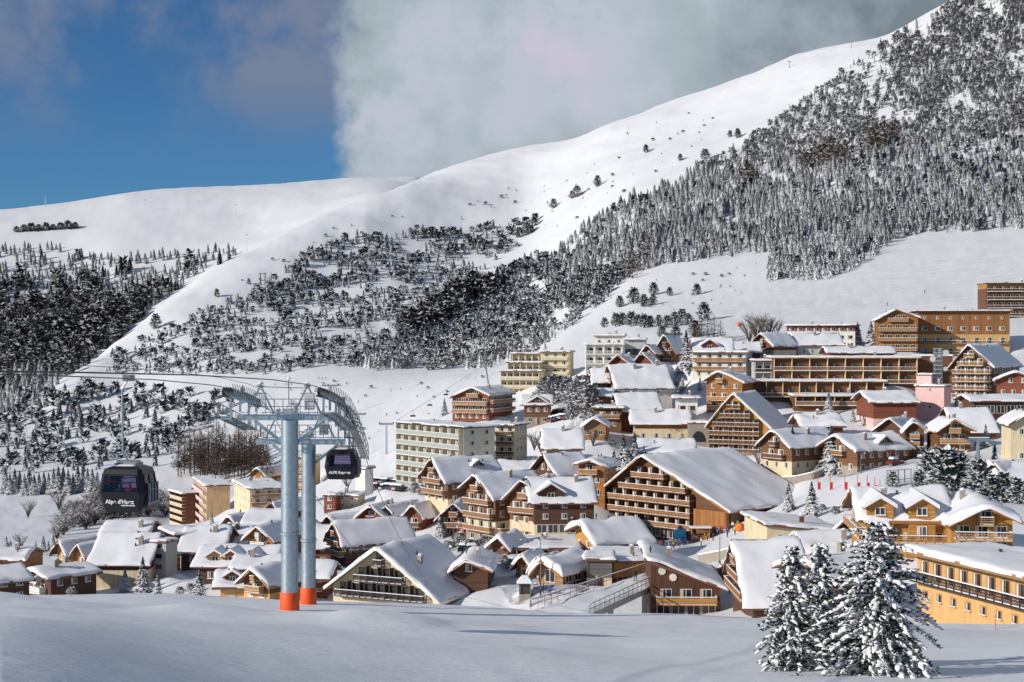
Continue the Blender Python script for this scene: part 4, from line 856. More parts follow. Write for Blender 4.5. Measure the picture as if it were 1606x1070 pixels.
def octa(hw, hd, c, z):
    return [(-hw + c, -hd, z), (hw - c, -hd, z), (hw, -hd + c, z), (hw, hd - c, z), (hw - c, hd, z), (-hw + c, hd, z), (-hw, hd - c, z), (-hw, -hd + c, z)]
def cabin(x, y, rot, label, word, small, hang):
    zr_ = rz(y); z0 = zr_ - hang; root = thing('gondola_cabin', label, 'gondola', (x, y, z0), rot)
    q = MB(); A = [octa(.98, .9, .16, 0), octa(1.06, .98, .18, .1), octa(1.26, 1.16, .22, .98)]
    q.hexa(A[0], A[1], 'blackpaint'); q.hexa(A[1], A[2], 'blackpaint'); q.build('body', root)
    B = octa(1.10, 1.02, .2, 2.0); Cc = octa(1.02, .95, .18, 2.24)
    q = MB(); q.hexa(B, Cc, 'blackpaint'); q.hexa(Cc, octa(.7, .65, .15, 2.38), 'blackpaint'); ro = q.build('roof', root)
    q = MB(); q.hexa(octa(.66, .6, .2, 2.385), octa(.5, .45, .2, 2.45), 'snow'); q.build('snow_cap', ro)
    L = A[2]
    for i in range(8):
        a, b, c, d = L[i], L[(i + 1) % 8], B[(i + 1) % 8], B[i]
        if i % 2: q = MB(); q.hexa([a, b, (b[0] * .9, b[1] * .9, b[2]), (a[0] * .9, a[1] * .9, a[2])], [d, c, (c[0] * .9, c[1] * .9, c[2]), (d[0] * .9, d[1] * .9, d[2])], 'blackpaint'); q.build('pillar', root)
        else:
            m = lambda p, s: (p[0] * s, p[1] * s, p[2]); q = MB()
            q.hexa([m(a, .985), m(b, .985), m(b, .965), m(a, .965)], [m(d, .985), m(c, .985), m(c, .965), m(d, .965)], 'cabinglass'); w = q.build('window', root)
            q = MB(); P = lambda s, t: tuple((Vector(a).lerp(Vector(b), s)).lerp(Vector(d).lerp(Vector(c), s), t))
            for s0, t0, s1, t1 in ((0, .05, 1, .05), (0, .95, 1, .95), (.05, 0, .05, 1), (.95, 0, .95, 1), (0, .62, 1, .62)): q.beam(P(s0, t0), P(s1, t1), .05 if t0 != .62 else .025, .07 if t0 != .62 else .03, 'blackpaint')
            if i == 2: q.beam(P(.5, 0), P(.5, 1), .06, .06, 'blackpaint')
            q.build('frame', w)
    q = MB(); q.box(1.24, 1.31, -.7, .7, .1, .9, 'blackpaint')
    for s in (-.55, -.2, .2, .55): q.beam((1.36, s, .35), (1.34, s, 1.5), .1, .14, 'steel')
    q.beam((1.38, -.7, .45), (1.38, .7, .45), .08, .12, 'steel'); q.beam((1.36, -.7, 1.15), (1.36, .7, 1.15), .05, .06, 'steel'); q.build('ski_rack', root)
    q = MB(); q.box(-1.02, 1.02, -.62, -.3, .42, .5, 'steel'); q.box(-1.02, 1.02, .3, .62, .42, .5, 'steel'); q.build('bench', root)
    q = MB(); zt = hang
    q.box(-.62, .62, -.12, .12, 2.52, 2.66, 'steel'); q.beam((-.55, -.5, 2.45), (-.55, .5, 2.45), .1, .16, 'steel'); q.beam((.55, -.5, 2.45), (.55, .5, 2.45), .1, .16, 'steel')
    pts = [(0, 0, 2.6), (-.32, 0, 3.0), (-.36, 0, zt - .6), (0, 0, zt)]
    for a, b in zip(pts, pts[1:]): q.bar(a, b, .055, 'galv', 8)
    q.box(-.2, .2, -.35, .35, zt - .16, zt + .16, 'steel'); q.build('hanger', root)
    for txt, size, xx, zz in ((word, .31, -.02, .48), (small, .10, .42, .36)):
        if not txt: continue
        cu = bpy.data.curves.new('lettering', 'FONT'); cu.body = txt; cu.size = size; cu.align_x = 'CENTER'; cu.extrude = .004; cu.offset = .008; cu.materials.append(MATS['lettering'])
        o = bpy.data.objects.new('lettering', cu); C.objects.link(o); bpy.context.view_layer.update()
        me = bpy.data.meshes.new_from_object(o.evaluated_get(bpy.context.evaluated_depsgraph_get())); bpy.data.objects.remove(o)
        dep = 1.01 + (zz + .1) * .2; link('lettering', me, root, Matrix.Translation((xx, -dep - .02, zz)) @ Matrix.Rotation(R(90 + 11), 4, 'X'))
    return root
CAB1 = cabin(XL, 74.5, R(-7), 'black gondola cabin carrying passengers on the near track', "Alpe d'Huez", 'grand domaine ski', 7.4 - .4)
CAB2 = cabin(XR, 112.8, R(-3), 'black gondola cabin hanging behind the right pylon column', 'ALPE Express', '', 6.35)
# ------------------------------------------------------------------ people: one continuous skinned body each
PEOPLE = {}
def body_mesh(pose, jacket):
    key = (pose, jacket)
    if key in PEOPLE: return PEOPLE[key]
    sit = pose == 'sit'; ski = pose == 'ski'; P = {}
    P['pel'] = (0, 0, .92, .15)
    if sit: P['pel'] = (0, 0, .50, .16)
    b = P['pel'][2]; ln = .12 if ski else (.03 if not sit else -.02)
    P['wa'] = (0, -ln * .4, b + .18, .135); P['ch'] = (0, -ln, b + .40, .165); P['ne'] = (0, -ln * 1.2, b + .56, .06); P['he'] = (0, -ln * 1.35 - .02, b + .69, .10); P['to'] = (0, -ln * 1.35, b + .80, .085)
    E = [('pel', 'wa'), ('wa', 'ch'), ('ch', 'ne'), ('ne', 'he'), ('he', 'to')]
    for s, n in ((-1, 'l'), (1, 'r')):
        P['sh' + n] = (s * .2, -ln, b + .47, .075); arm = {'walk': (s * .27, -.10 * s, b + .20, s * .26, -.28 * s - .05, b + .0), 'stand': (s * .29, .0, b + .2, s * .27, -.12, b + .02), 'ski': (s * .3, -.2, b + .24, s * .3, -.45, b + .18), 'sit': (s * .27, -.06, b + .22, s * .16, -.28, b + .14)}[pose]
        P['el' + n] = (arm[0], arm[1], arm[2], .055); P['wr' + n] = (arm[3], arm[4], arm[5], .045)
        d = Vector(arm[3:6]) - Vector(arm[0:3]); d.normalize(); w = Vector(arm[3:6]); P['pa' + n] = (*(w + d * .07), .045)
        E += [('ch', 'sh' + n), ('sh' + n, 'el' + n), ('el' + n, 'wr' + n), ('wr' + n, 'pa' + n)]
        side = Vector((1, 0, 0)) * -s; up = d.cross(side).normalized()
        for q in range(4):     # four fingers and a thumb
            t = w + d * (.16 - .012 * abs(q - 1.5)) + up * (.027 * (q - 1.5)); P['f%d%s' % (q, n)] = (*t, .010); E.append(('pa' + n, 'f%d%s' % (q, n)))
        P['th' + n] = (*(w + d * .07 + up * .075), .012); E.append(('wr' + n, 'th' + n))
        leg = {'walk': (s * .11, -.12 * s - .02, .48, s * .11, .0 - .24 * s * -1 * -1, .09), 'stand': (s * .11, -.02, .49, s * .12, .02, .09), 'ski': (s * .14, -.2, .52, s * .15, -.02, .1), 'sit': (s * .12, -.42, .50, s * .12, -.42, .09)}[pose]
        P['hi' + n] = (s * .10, 0, b - .05, .10); P['kn' + n] = (*leg[:3], .07); P['an' + n] = (*leg[3:], .055); P['fo' + n] = (leg[3], leg[4] - .16, .05, .05)
        E += [('pel', 'hi' + n), ('hi' + n, 'kn' + n), ('kn' + n, 'an' + n), ('an' + n, 'fo' + n)]
    names = list(P); me = bpy.data.meshes.new('person'); me.from_pydata([P[n][:3] for n in names], [(names.index(a), names.index(c)) for a, c in E], [])
    o = bpy.data.objects.new('person', me); C.objects.link(o); sk = o.modifiers.new('skin', 'SKIN'); 
    if not me.skin_vertices: bpy.context.view_layer.objects.active = o
    lay = me.skin_vertices[0] if me.skin_vertices else me.attributes and None
    if lay is None:
        import bmesh
        bm = bmesh.new(); bm.from_mesh(me); bm.verts.layers.skin.verify(); bm.to_mesh(me); bm.free(); lay = me.skin_vertices[0]
    for i, n in enumerate(names): lay.data[i].radius = (P[n][3], P[n][3] * (.8 if n in ('pel', 'wa', 'ch') else 1)); lay.data[i].use_root = n == 'pel'
    ss = o.modifiers.new('sub', 'SUBSURF'); ss.levels = ss.render_levels = 1
    bpy.context.view_layer.update()
    m2 = bpy.data.meshes.new_from_object(o.evaluated_get(bpy.context.evaluated_depsgraph_get())); bpy.data.objects.remove(o)
    m2.materials.clear()
    for t in ('jacket_' + jacket, 'trousers', 'skin', 'hair', 'rubber'): m2.materials.append(MATS[t])
    he = P['he']
    for p in m2.polygons:
        c = p.center; k = 0
        if c.z < .13: k = 4
        elif c.z < b + .04 and abs(c.x) < .24 and not (pose == 'sit' and c.y < -.1 and c.z > .6): k = 1
        elif c.z > b + .58: k = 2 if (c.y < he[1] - .01 and c.z < b + .76) else 3
        elif min((Vector(P['pa' + n][:3]) - c).length for n in 'lr') < .11: k = 4
        p.material_index = k
    m2.polygons.foreach_set('use_smooth', [True] * len(m2.polygons)); PEOPLE[key] = m2; return m2
def person(loc, rz_, pose, jacket, label, group=None, skis=False):
    me = body_mesh(pose, jacket); root = thing('person', label, 'person', loc, rz_, group)
    link('body', me, root)
    if skis:
        q = MB()
        for s in (-1, 1): q.box(s * .15 - .05, s * .15 + .05, -1., .7, .0, .03, 'redpaint'); q.beam((s * .33, -.45, 1.05), (s * .38, .1, .02), .025, .025, 'steel')
        q.build('skis', root)
    return root
# passengers in the near cabin
cz = CAB1.location; 
for i, (dx, dy, jk) in enumerate(((-.62, .34, 'black'), (-.1, .36, 'red'), (.55, .34, 'black'))):
    c, s = math.cos(R(-7)), math.sin(R(-7))
    person((cz.x + dx * c - dy * s, cz.y + dx * s + dy * c, cz.z + .1), R(-7), 'sit', jk, ['passenger in dark clothes seated at the window corner of the near cabin', 'passenger in a red jacket seated in the near gondola cabin', 'dark clothed passenger seated beside the cabin door with raised bag'][i], 'gondola passengers')
# the crowd on the hotel terrace: a trodden snow terrace at the hotel foot
JK = ['red', 'blue', 'black', 'white', 'yellow', 'green', 'purple', 'black', 'blue', 'red']
for i in range(26):
    px = 1036 + i * 4.9 + rng.uniform(-2, 2); Y = rng.uniform(278, 291); x = (px - CX) / F * Y
    person((x, Y, ground(x, Y)), rng.uniform(0, 6.28), rng.choice(['stand', 'walk', 'stand']), JK[i % 10], 'small winter dressed person in the crowd before the big hotel', 'crowd on the hotel terrace')
for i, (px, py, jk, lb) in enumerate(((816, 898, 'red', 'person in red beside the small orange gable stall'), (827, 904, 'black', 'person in black in front of the market stalls'), (871, 913, 'black', 'person in black under the open fronted market hut'),
                               (906, 914, 'white', 'person in white beside the open fronted market hut'), (848, 938, 'black', 'person in dark clothes on the snowy square below the stalls'), (862, 934, 'blue', 'person in blue walking over the snowy square'), (852, 931, 'black', 'second dark dressed person beside the lamp on the square'))):
    p = hit(px, py, 150); person(p, i * 1.3, ['stand', 'walk'][i % 2], jk, lb, 'people round the market')
for px, py, jk, lb in ((1450, 460, 'black', 'lone skier gliding across the upper ski meadow'), (500, 595, 'black', 'skier in a row of three on the flat piste'), (505.5, 595.5, 'blue', 'middle skier of the three on the flat piste'), (511, 595, 'black', 'last skier of the three on the flat piste'),
                       (606, 652, 'black', 'skier on the piste under the chairlift'), (562, 632, 'red', 'skier on the piste edge above the bare snow ridge'), (1391, 480, 'black', 'skier standing left of the orange chalet roof')):
    p = hit(px, py, 300)
    if p: person(p, R(40), 'ski', jk, lb, 'skiers on the slopes', True)
# ------------------------------------------------------------------ bridge over the yard
def bridge():
    Z = -36.; g = lambda px, py: ((px - CX) / (py - CY) * 36., 36. * F / (py - CY))
    A1, A2, B1, B2 = g(833, 954), g(1026, 891), g(925, 961), g(1026, 914)
    root = thing('footbridge', 'snow covered footbridge with red railings leading past the tall dark timber house', 'bridge', (A1[0], A1[1], Z)); W = lambda p, z: (p[0] - A1[0], p[1] - A1[1], z)
    q = MB(); q.hexa([W(p, -1.1) for p in (A1, B1, B2, A2)], [W(p, -.35) for p in (A1, B1, B2, A2)], 'concrete'); q.build('deck', root)
    n = 14; v = []
    for i in range(n + 1):
        for j in range(9):
            t, s = i / n, j / 8; a = Vector(A1).lerp(Vector(A2), t); b = Vector(B1).lerp(Vector(B2), t); p = a.lerp(b, s)
            v.append((*W(p, -.347 + (.5 * (fbm(np.array([p[0] / 2.]), np.array([p[1] / 2.]), 3)[0]) + .34) * (1 if 0 < j < 8 else .2) * (1 if 0 < i < n else .3)),))
    me = bpy.data.meshes.new('deck_snow'); me.from_pydata(v, [], [(i * 9 + j, i * 9 + j + 1, (i + 1) * 9 + j + 1, (i + 1) * 9 + j) for i in range(n) for j in range(8)]); me.materials.append(MATS['groundsnow']); me.polygons.foreach_set('use_smooth', [True] * len(me.polygons)); link('deck_snow', me, root)
    for a, b, m in ((A1, A2, 'darkred'), (B1, B2, 'darktrim')):
        q = MB(); L = (Vector(b) - Vector(a)).length; k = int(L / 1.8)
        for i in range(k + 1): p = Vector(a).lerp(Vector(b), i / k); q.beam(W(p, -.3), W(p, 1.05), .06, .06, m)
        for z in (.45, 1.1): q.beam(W(a, z), W(b, z), .05, .07, m)
        q.beam(W(a, 1.2), W(b, 1.2), .14, .1, 'snow'); q.build('railing', root)
    for s in (.35, .85):
        p = Vector(B1).lerp(Vector(B2), s); p2 = Vector(A1).lerp(Vector(A2), s); q = MB(); q.beam(W(p.lerp(p2, .1), -7), W(p.lerp(p2, .1), -1.1), .8, .8, 'concrete'); q.beam(W(p.lerp(p2, .1), -1.3), W(p.lerp(p2, .9), -1.3), .7, .5, 'concrete'); q.build('pier', root)
    p = Vector(A1).lerp(Vector(B1), .5).lerp(Vector(A2).lerp(Vector(B2), .5), .78)
    person((p.x, p.y, Z + .1), R(200), 'walk', 'black', 'person in black crossing the snow covered footbridge')
bridge()
# ------------------------------------------------------------------ posts, lamps, flags, kiosk
def lamp(px, top, base, label, Y=None):
    p = hit(px, base, 150) if Y is None else ((px - CX) / F * Y, Y, ground((px - CX) / F * Y, Y)); h = max(3.5, (base - top) / F * p[1])
    r = thing('lamp_post', label, 'lamp post', p, 0, 'lamp posts in the village')
    q = MB(); q.bar((0, 0, -.5), (0, 0, h), .09, 'steel', 8, .06); q.bar((0, 0, -.1), (0, 0, .5), .16, 'steel', 8); q.build('pole', r)
    q = MB(); q.beam((0, 0, h - .1), (.8, 0, h + .1), .08, .08, 'steel'); q.hexa([(.5, -.18, h), (1.1, -.18, h + .06), (1.1, .18, h + .06), (.5, .18, h)], [(.5, -.12, h + .16), (1.1, -.12, h + .2), (1.1, .12, h + .2), (.5, .12, h + .16)], 'steel'); q.blob((.8, 0, h + .26), .24, 'snow', rng, 6, .5); q.build('lamp_head', r)
for a in ((848, 842, 926, 'tallest lamp post on the square by the market stalls'), (810, 849, 903, 'dark lamp post at the corner of the smaller orange stalls'), (711, 808, 852, 'lamp post beside the snow dusted pine at the red terrace'), (1129, 834, 884, 'lamp post between the tall dark timber house and the hotel terrace'),
          (1052, 832, 862, 'lamp post by the blue banner on the hotel terrace'), (891, 814, 850, 'lamp post above the flat grey hall roof'), (832, 926, 952, 'short lamp post near the snowy kiosk')): lamp(*a)
def pole(name, label, cat, p, h, mat, r=.05, top=None, group=None):
    t = thing(name, label, cat, p, 0, group); q = MB(); q.bar((0, 0, -.5), (0, 0, h), r, mat, 8); q.build('shaft', t)
    if top: top(t, h)
    return t
p = hit(700, 943, 60); pole('piste_marker', 'thin red piste marker pole before the broad chalet roof', 'piste marker', p, 30 / F * p[1], 'redpaint', .06)
p = hit(896, 960, 60); pole('piste_marker', 'short red pole at the near end of the footbridge', 'piste marker', p, 17 / F * p[1], 'redpaint', .05)
p = hit(1426, 984, 60); pole('piste_marker', 'slender red stake in the snow below the yellow hotel', 'piste marker', hit(1561, 988, 60), 1.4, 'redpaint', .03)
def ring(t, h):
    q = MB(); q.bar((0, -.06, h), (0, .02, h), .42, 'orangecloth', 16); q.bar((0, -.09, h), (0, -.055, h), .22, 'yellowpaint', 12); q.build('sign_disc', t)
p = hit(922, 960, 60); pole('round_sign', 'round orange sign at the near end of the footbridge', 'sign', p, .95, 'steel', .04, ring)
def sdisc(t, h):
    q = MB(); q.bar((0, -.06, h - .4), (0, .02, h - .4), .4, 'redpaint', 16); q.bar((0, -.08, h - .4), (0, -.055, h - .4), .28, 'whitetrim', 14); q.build('sign_disc', t)
p = hit(717, 846, 200); pole('road_sign', 'round red and white road sign before the red terrace', 'sign', p, 3.1, 'steel', .05, sdisc)
p = hit(724, 848, 200); pole('road_sign', 'second round sign right of the first before the red terrace', 'sign', p, 2.7, 'steel', .05, sdisc)
def banner(t, h):
    q = MB(); q.box(.04, .56, -.03, .03, .25, 1.75, 'redpaint'); q.build('banner', t)
places = ['first from the brown chalet', 'second from the brown chalet', 'third, with the tallest pole', 'fourth, in the middle', 'fifth, on the flat', 'sixth, where the row bends down', 'last, nearest the snowy pines']
for (px, py), w in zip(((1283, 769), (1302, 769), (1325, 770), (1345, 771), (1360, 771), (1372, 775), (1380, 779)), places):
    p = hit(px, py, 200); pole('gate_flag', 'red gate flag of the nursery slope row, ' + w, 'flag', p, 3.3, 'redpaint', .07, banner, 'red gate flags of the nursery slope')
def kiosk():
    p = hit(823, 938, 150); r = thing('kiosk', 'little lantern kiosk with snow cap on the square', 'kiosk', p)
    q = MB(); q.box(-.9, .9, -.9, .9, -.6, .8, 'stone')
    for sx in (-.8, .8):
        for sy in (-.8, .8): q.box(sx - .1, sx + .1, sy - .1, sy + .1, .8, 2.5, 'dark')
    q.build('body', r); q = MB(); q.box(-.68, .68, -.68, .68, .81, 2.4, 'glass'); q.build('window', r)
    q = MB(); q.hexa([(-1.3, -1.3, 2.5), (1.3, -1.3, 2.5), (1.3, 1.3, 2.5), (-1.3, 1.3, 2.5)], [(-.2, -.2, 3.3), (.2, -.2, 3.3), (.2, .2, 3.3), (-.2, .2, 3.3)], 'dark'); ro = q.build('roof', r)
    q = MB(); q.hexa([(-1.3, -1.3, 2.56), (1.3, -1.3, 2.56), (1.3, 1.3, 2.56), (-1.3, 1.3, 2.56)], [(-.4, -.4, 3.7), (.4, -.4, 3.7), (.4, .4, 3.7), (-.4, .4, 3.7)], 'snow'); q.build('snow_cap', ro)
kiosk()
Yb = 291; x = (1066 - CX) / F * Yb; r = thing('banner', 'bright blue banner on the terrace before the big hotel', 'banner', (x, Yb, ground(x, Yb)))
q = MB(); q.box(-1.2, 1.2, -.04, .04, 1.0, 3.3, 'bluecloth'); q.build('cloth', r); q = MB(); q.box(-1.32, -1.2, -.06, .06, -.3, 3.4, 'steel'); q.box(1.2, 1.32, -.06, .06, -.3, 3.4, 'steel'); q.build('frame', r)
Yb = 288; x = (1098 - CX) / F * Yb; r = thing('bar_kiosk', 'orange boarded bar counter on the hotel terrace', 'kiosk', (x, Yb, ground(x, Yb)))
q = MB(); q.box(-1.9, 1.9, -.9, .9, -.5, 1.15, 'vorange'); q.box(-1.9, -1.7, -.85, .85, 1.15, 2.6, 'vorange'); q.box(1.7, 1.9, -.85, .85, 1.15, 2.6, 'vorange'); q.build('counter', r); q = MB(); q.box(-2.2, 2.2, -1.2, 1.1, 2.6, 2.75, 'orange'); q.box(-2.2, 2.2, -1.2, 1.1, 2.76, 3.0, 'snow'); q.build('roof', r)
Yb = 281; x = (1160 - CX) / F * Yb; r = thing('inflatable', 'orange inflatable drum at the end of the hotel terrace', 'inflatable', (x, Yb, ground(x, Yb)))
q = MB(); q.lathe([(.5, 0), (.85, .25), (.95, .8), (.85, 1.4), (.5, 1.65)], 'orangecloth', 18); q.build('drum', r, True)
p = hit(1160, 517, 400); r = thing('snow_gun', 'orange snow gun on the meadow above the white walled hotel', 'snow gun', p)
q = MB(); q.bar((0, 0, -.5), (0, 0, 1.6), .1, 'steel', 6); q.build('stand', r); q = MB(); q.bar((.6, .5, 1.7), (-.9, -.7, 2.5), .55, 'orangecloth', 12, .75); q.build('barrel', r)
# ------------------------------------------------------------------ parked cars under snow
def car(p, rz_, paint, label, group):
    r = thing('parked_car', label, 'car', p, rz_, group)
    q = MB(); q.hexa([(-2.1, -.85, .28), (2.1, -.85, .28), (2.1, .85, .28), (-2.1, .85, .28)], [(-2.05, -.82, .85), (1.95, -.82, .8), (1.95, .82, .8), (-2.05, .82, .85)], paint)
    q.hexa([(-1.7, -.78, .85), (.9, -.78, .83), (.9, .78, .83), (-1.7, .78, .85)], [(-1.4, -.62, 1.42), (.3, -.62, 1.42), (.3, .62, 1.42), (-1.4, .62, 1.42)], 'glass'); q.build('body', r)
    q = MB()
    for x in (-1.3, 1.3):
        for s in (-1, 1): q.bar((x, s * .7, .31), (x, s * .88, .31), .31, 'rubber', 10)
    q.build('wheels', r)
    q = MB(); q.hexa([(-1.5, -.7, 1.43), (.45, -.7, 1.43), (.45, .7, 1.43), (-1.5, .7, 1.43)], [(-1.2, -.5, 1.85), (.1, -.5, 1.85), (.1, .5, 1.85), (-1.2, .5, 1.85)], 'snow')
    q.hexa([(.85, -.8, .82), (2., -.8, .81), (2., .8, .81), (.85, .8, .82)], [(1., -.65, 1.08), (1.9, -.65, 1.02), (1.9, .65, 1.02), (1., .65, 1.08)], 'snow'); q.build('snow_cover', r)
CP = ['navy', 'black', 'silver', 'maroon']
for i in range(16):
    p = hit(592 + (i % 8) * 5.4, 757 + (i // 8) * 9 + (i % 8) * .5, 200); car(p, R(65), 'car_' + CP[(i * 3) % 4], 'snow covered car in the rows parked before the six storey building', 'cars parked before the six storey building')
for i in range(14):
    p = hit(872 + (i % 7) * 5.2 - (i // 7) * 6, 651 + (i % 7) * -.9 + (i // 7) * 10, 200); car(p, R(60), 'car_' + CP[(i * 5) % 4], 'snow covered car in the rows parked beside the frosted trees', 'cars parked beside the frosted trees')
# ------------------------------------------------------------------ lift towers and chairs on the pistes
def ttower(px, top, base, label, arm=2.6, r0=.28, rot=0., mat='galv', lean=0):
    p = hit(px, base, 150); h = (base - top) / F * p[1]; r = thing('lift_tower', label, 'lift tower', p, rot, 'small lift towers on the slopes')
    q = MB(); q.bar((0, 0, -1), (lean * h, 0, h), r0, mat, 8, r0 * .7); q.build('mast', r)
    q = MB(); q.beam((lean * h - arm, 0, h), (lean * h + arm, 0, h), r0 * 1.3, r0 * 1.5, mat)
    for s in (-1, 1):
        q.beam((lean * h + s * arm, -1.2, h + .2), (lean * h + s * arm, 1.2, h + .2), .15, .3, mat)
        for k in (-.9, -.3, .3, .9): q.bar((lean * h + s * arm - .1, k, h + .35), (lean * h + s * arm + .1, k, h + .35), .26, 'rubber', 8)
    q.beam((lean * h - arm, 0, h + r0), (lean * h + arm, 0, h + r0), r0, .16, 'snow'); q.build('crossarm', r); return p, h
ttower(518, 604, 662, 'T shaped lift tower rising behind the pylon lifting frame', 4., .55)
ttower(557, 650, 722, 'T shaped lift tower behind the sheaves of the rear track', 4., .5)
tA = ttower(606, 664, 712, 'lift tower at the corner of the six storey building', 2.5, .45)
ttower(768, 570, 612, 'bare leaning mast behind the orange balconied chalet hotel', .6, .35, 0, 'steel', -.16)
ttower(958, 447, 468, 'lift tower at the wood edge beside the blue shaded piste', 2., .35)
ttower(1534, 690, 730, 'stubby lift tower among the snowy pines right of the twin brown chalets', 2.4, .5)
ttower(71, 308, 324, 'lift tower standing on the far skyline', 2, .6); ttower(228, 314, 333, 'pale lift tower high on the far white hill', 2.5, .6)
ttower(369, 321, 340, 'slim tower on the far white hill, mid slope', 1.5, .7); ttower(387, 368, 394, 'twin legged looking tower just above the spur crest', 2.2, .6); ttower(1238, 96, 106, 'tower standing on the ridge of the big white slope', 2., .5); ttower(1335, 66, 76, 'tower on the ridge nearest the frosted wood', 2., .5)
p = hit(412, 447, 700); r = thing('power_pole', 'dark double power pole on the shaded spur slope', 'power pole', p); h = 19 / F * p[1]
q = MB(); q.bar((-2.3, 0, -1), (-2.3, 0, h), .5, 'bark', 8, .4); q.bar((2.3, 0, -1), (2.3, 0, h), .5, 'bark', 8, .4); q.build('legs', r); q = MB(); q.beam((-4, 0, h * .93), (4, 0, h * .93), .5, .5, 'bark'); q.build('crossbar', r)
P1 = Vector((tA[0][0] + 2.5, tA[0][1], tA[0][2] + tA[1] + .6)); e = hit(800, 560, 300); P2 = Vector((e[0], e[1], e[2] + 8))
rope('chairlift_cable', 'chairlift cable climbing the piste behind the six storey building', [tuple(P1.lerp(P2, t) - Vector((0, 0, 5 * t * (1 - t)))) for t in np.linspace(0, 1, 12)], .06)
for i, t in enumerate((.03, .10, .2, .31, .43, .56)):
    p = P1.lerp(P2, t) - Vector((0, 0, 5 * t * (1 - t))); r = thing('lift_chair', 'empty chair hanging from the chairlift cable over the piste', 'lift chair', p, R(25), 'chairs on the chairlift')
    q = MB(); q.bar((0, 0, .1), (0, 0, -1.9), .06, 'steel', 6); q.build('hanger', r); q = MB(); q.box(-1.1, 1.1, -.3, .3, -2.5, -2.38, 'blackpaint'); q.build('seat', r); q = MB(); q.box(-1.1, 1.1, .26, .34, -2.4, -1.85, 'blackpaint'); q.build('backrest', r)
def mast():
    p = at(1471, 605, 387); r = thing('lattice_mast', 'lattice antenna mast with white dishes above the pink tower', 'mast', (p[0], p[1], p[2])); h = 58 / F * 387; w = .9
    q = MB(); c = [(-w, -w), (w, -w), (w, w), (-w, w)]
    for x, y in c: q.beam((x, y, 0), (x, y, h), .16, .16, 'galv')
    n = 9
    for k in range(n):
        z0, z1 = h * k / n, h * (k + 1) / n
        for i in range(4): a, b = c[i], c[(i + 1) % 4]; q.beam((*a, z0), (*b, z1), .1, .1, 'galv'); q.beam((*b, z0), (*a, z1), .1, .1, 'galv'); q.beam((*a, z1), (*b, z1), .1, .1, 'snow')
    q.build('lattice', r)
    for x, z, s in ((-1.6, h * .72, .8), (1.9, h * .88, .9), (1.8, h * .45, .6)):
        q = MB(); q.bar((x, -.9, z), (x, -.6, z), s, 'whitetrim', 14); q.beam((0, -.7, z), (x, -.6, z), .1, .1, 'steel'); q.build('dish', r)
mast()

# ------------------------------------------------------------------ cleared roads between the houses
def road(pts, w, mat='asphalt'):
    P = [Vector(hit(px, py, 150)) for px, py in pts]; L = []
    for a, b in zip(P, P[1:]):
        n = max(2, int((b - a).length / 2.5)); L += [a.lerp(b, k / n) for k in range(n)]
    L.append(P[-1]); v = []; f = []
    for i, p in enumerate(L):
        d = L[min(i + 1, len(L) - 1)] - L[max(i - 1, 0)]; s = Vector((-d.y, d.x, 0)).normalized()
        for j in range(5): q = p + s * w * (j / 4 - .5) * (1 + .12 * math.sin(i * .9 + j)); v.append((q.x, q.y, ground(q.x, q.y) + .10))
    for i in range(len(L) - 1):
        for j in range(4): a = i * 5 + j; f.append((a, a + 5, a + 6, a + 1))
    me = bpy.data.meshes.new('road'); me.from_pydata(v, [], f); me.materials.append(MATS[mat]); me.polygons.foreach_set('use_smooth', [True] * len(f)); o = link('road', me); o['kind'] = 'structure'
road([(770, 868), (830, 856), (900, 852), (960, 856)], 7, 'slush')
road([(880, 690), (905, 668), (912, 650), (890, 632), (872, 626)], 6, 'slush')
road([(1222, 752), (1262, 744), (1310, 741), (1380, 734), (1440, 724), (1530, 714)], 6, 'slush')
road([(786, 906), (836, 922), (900, 934)], 8, 'slush')
road([(640, 862), (700, 862), (770, 868)], 6, 'slush')
def low_wall(pts, h, label):
    P = [Vector(hit(px, py, 150)) for px, py in pts]; r = thing('retaining_wall', label, 'wall', P[0]); q = MB()
    for a, b in zip(P, P[1:]): q.beam(a - P[0] + Vector((0, 0, h / 2 - .6)), b - P[0] + Vector((0, 0, h / 2 - .6)), .5, h + 1.2, 'stone'); q.beam(a - P[0] + Vector((0, 0, h + .12)), b - P[0] + Vector((0, 0, h + .12)), .75, .25, 'snow')
    q.build('wall', r)
low_wall([(1228, 760), (1250, 757), (1275, 752), (1294, 745)], 1.6, 'dark curved retaining wall under the road beside the big hotel roof')
low_wall([(1098, 884), (1130, 878), (1162, 868)], 1.6, 'snow topped wall holding the hotel terrace above the tall dark timber house')
for i, (px, py) in enumerate(((1396, 758), (1404, 758), (1414, 757), (1424, 756))):
    p = hit(px, py, 200); r = thing('play_frame', 'grey metal frame of the row at the end of the red gate flags', 'frame', p, 0, 'grey frames on the nursery slope'); q = MB(); h = 2.6
    for x in (-.6, .6): q.box(x - .06, x + .06, -.06, .06, -.3, h, 'steel')
    q.box(-.54, .54, -.05, .05, h - .12, h, 'steel'); q.box(-.54, .54, -.05, .05, .6, .7, 'steel'); q.build('bars', r)

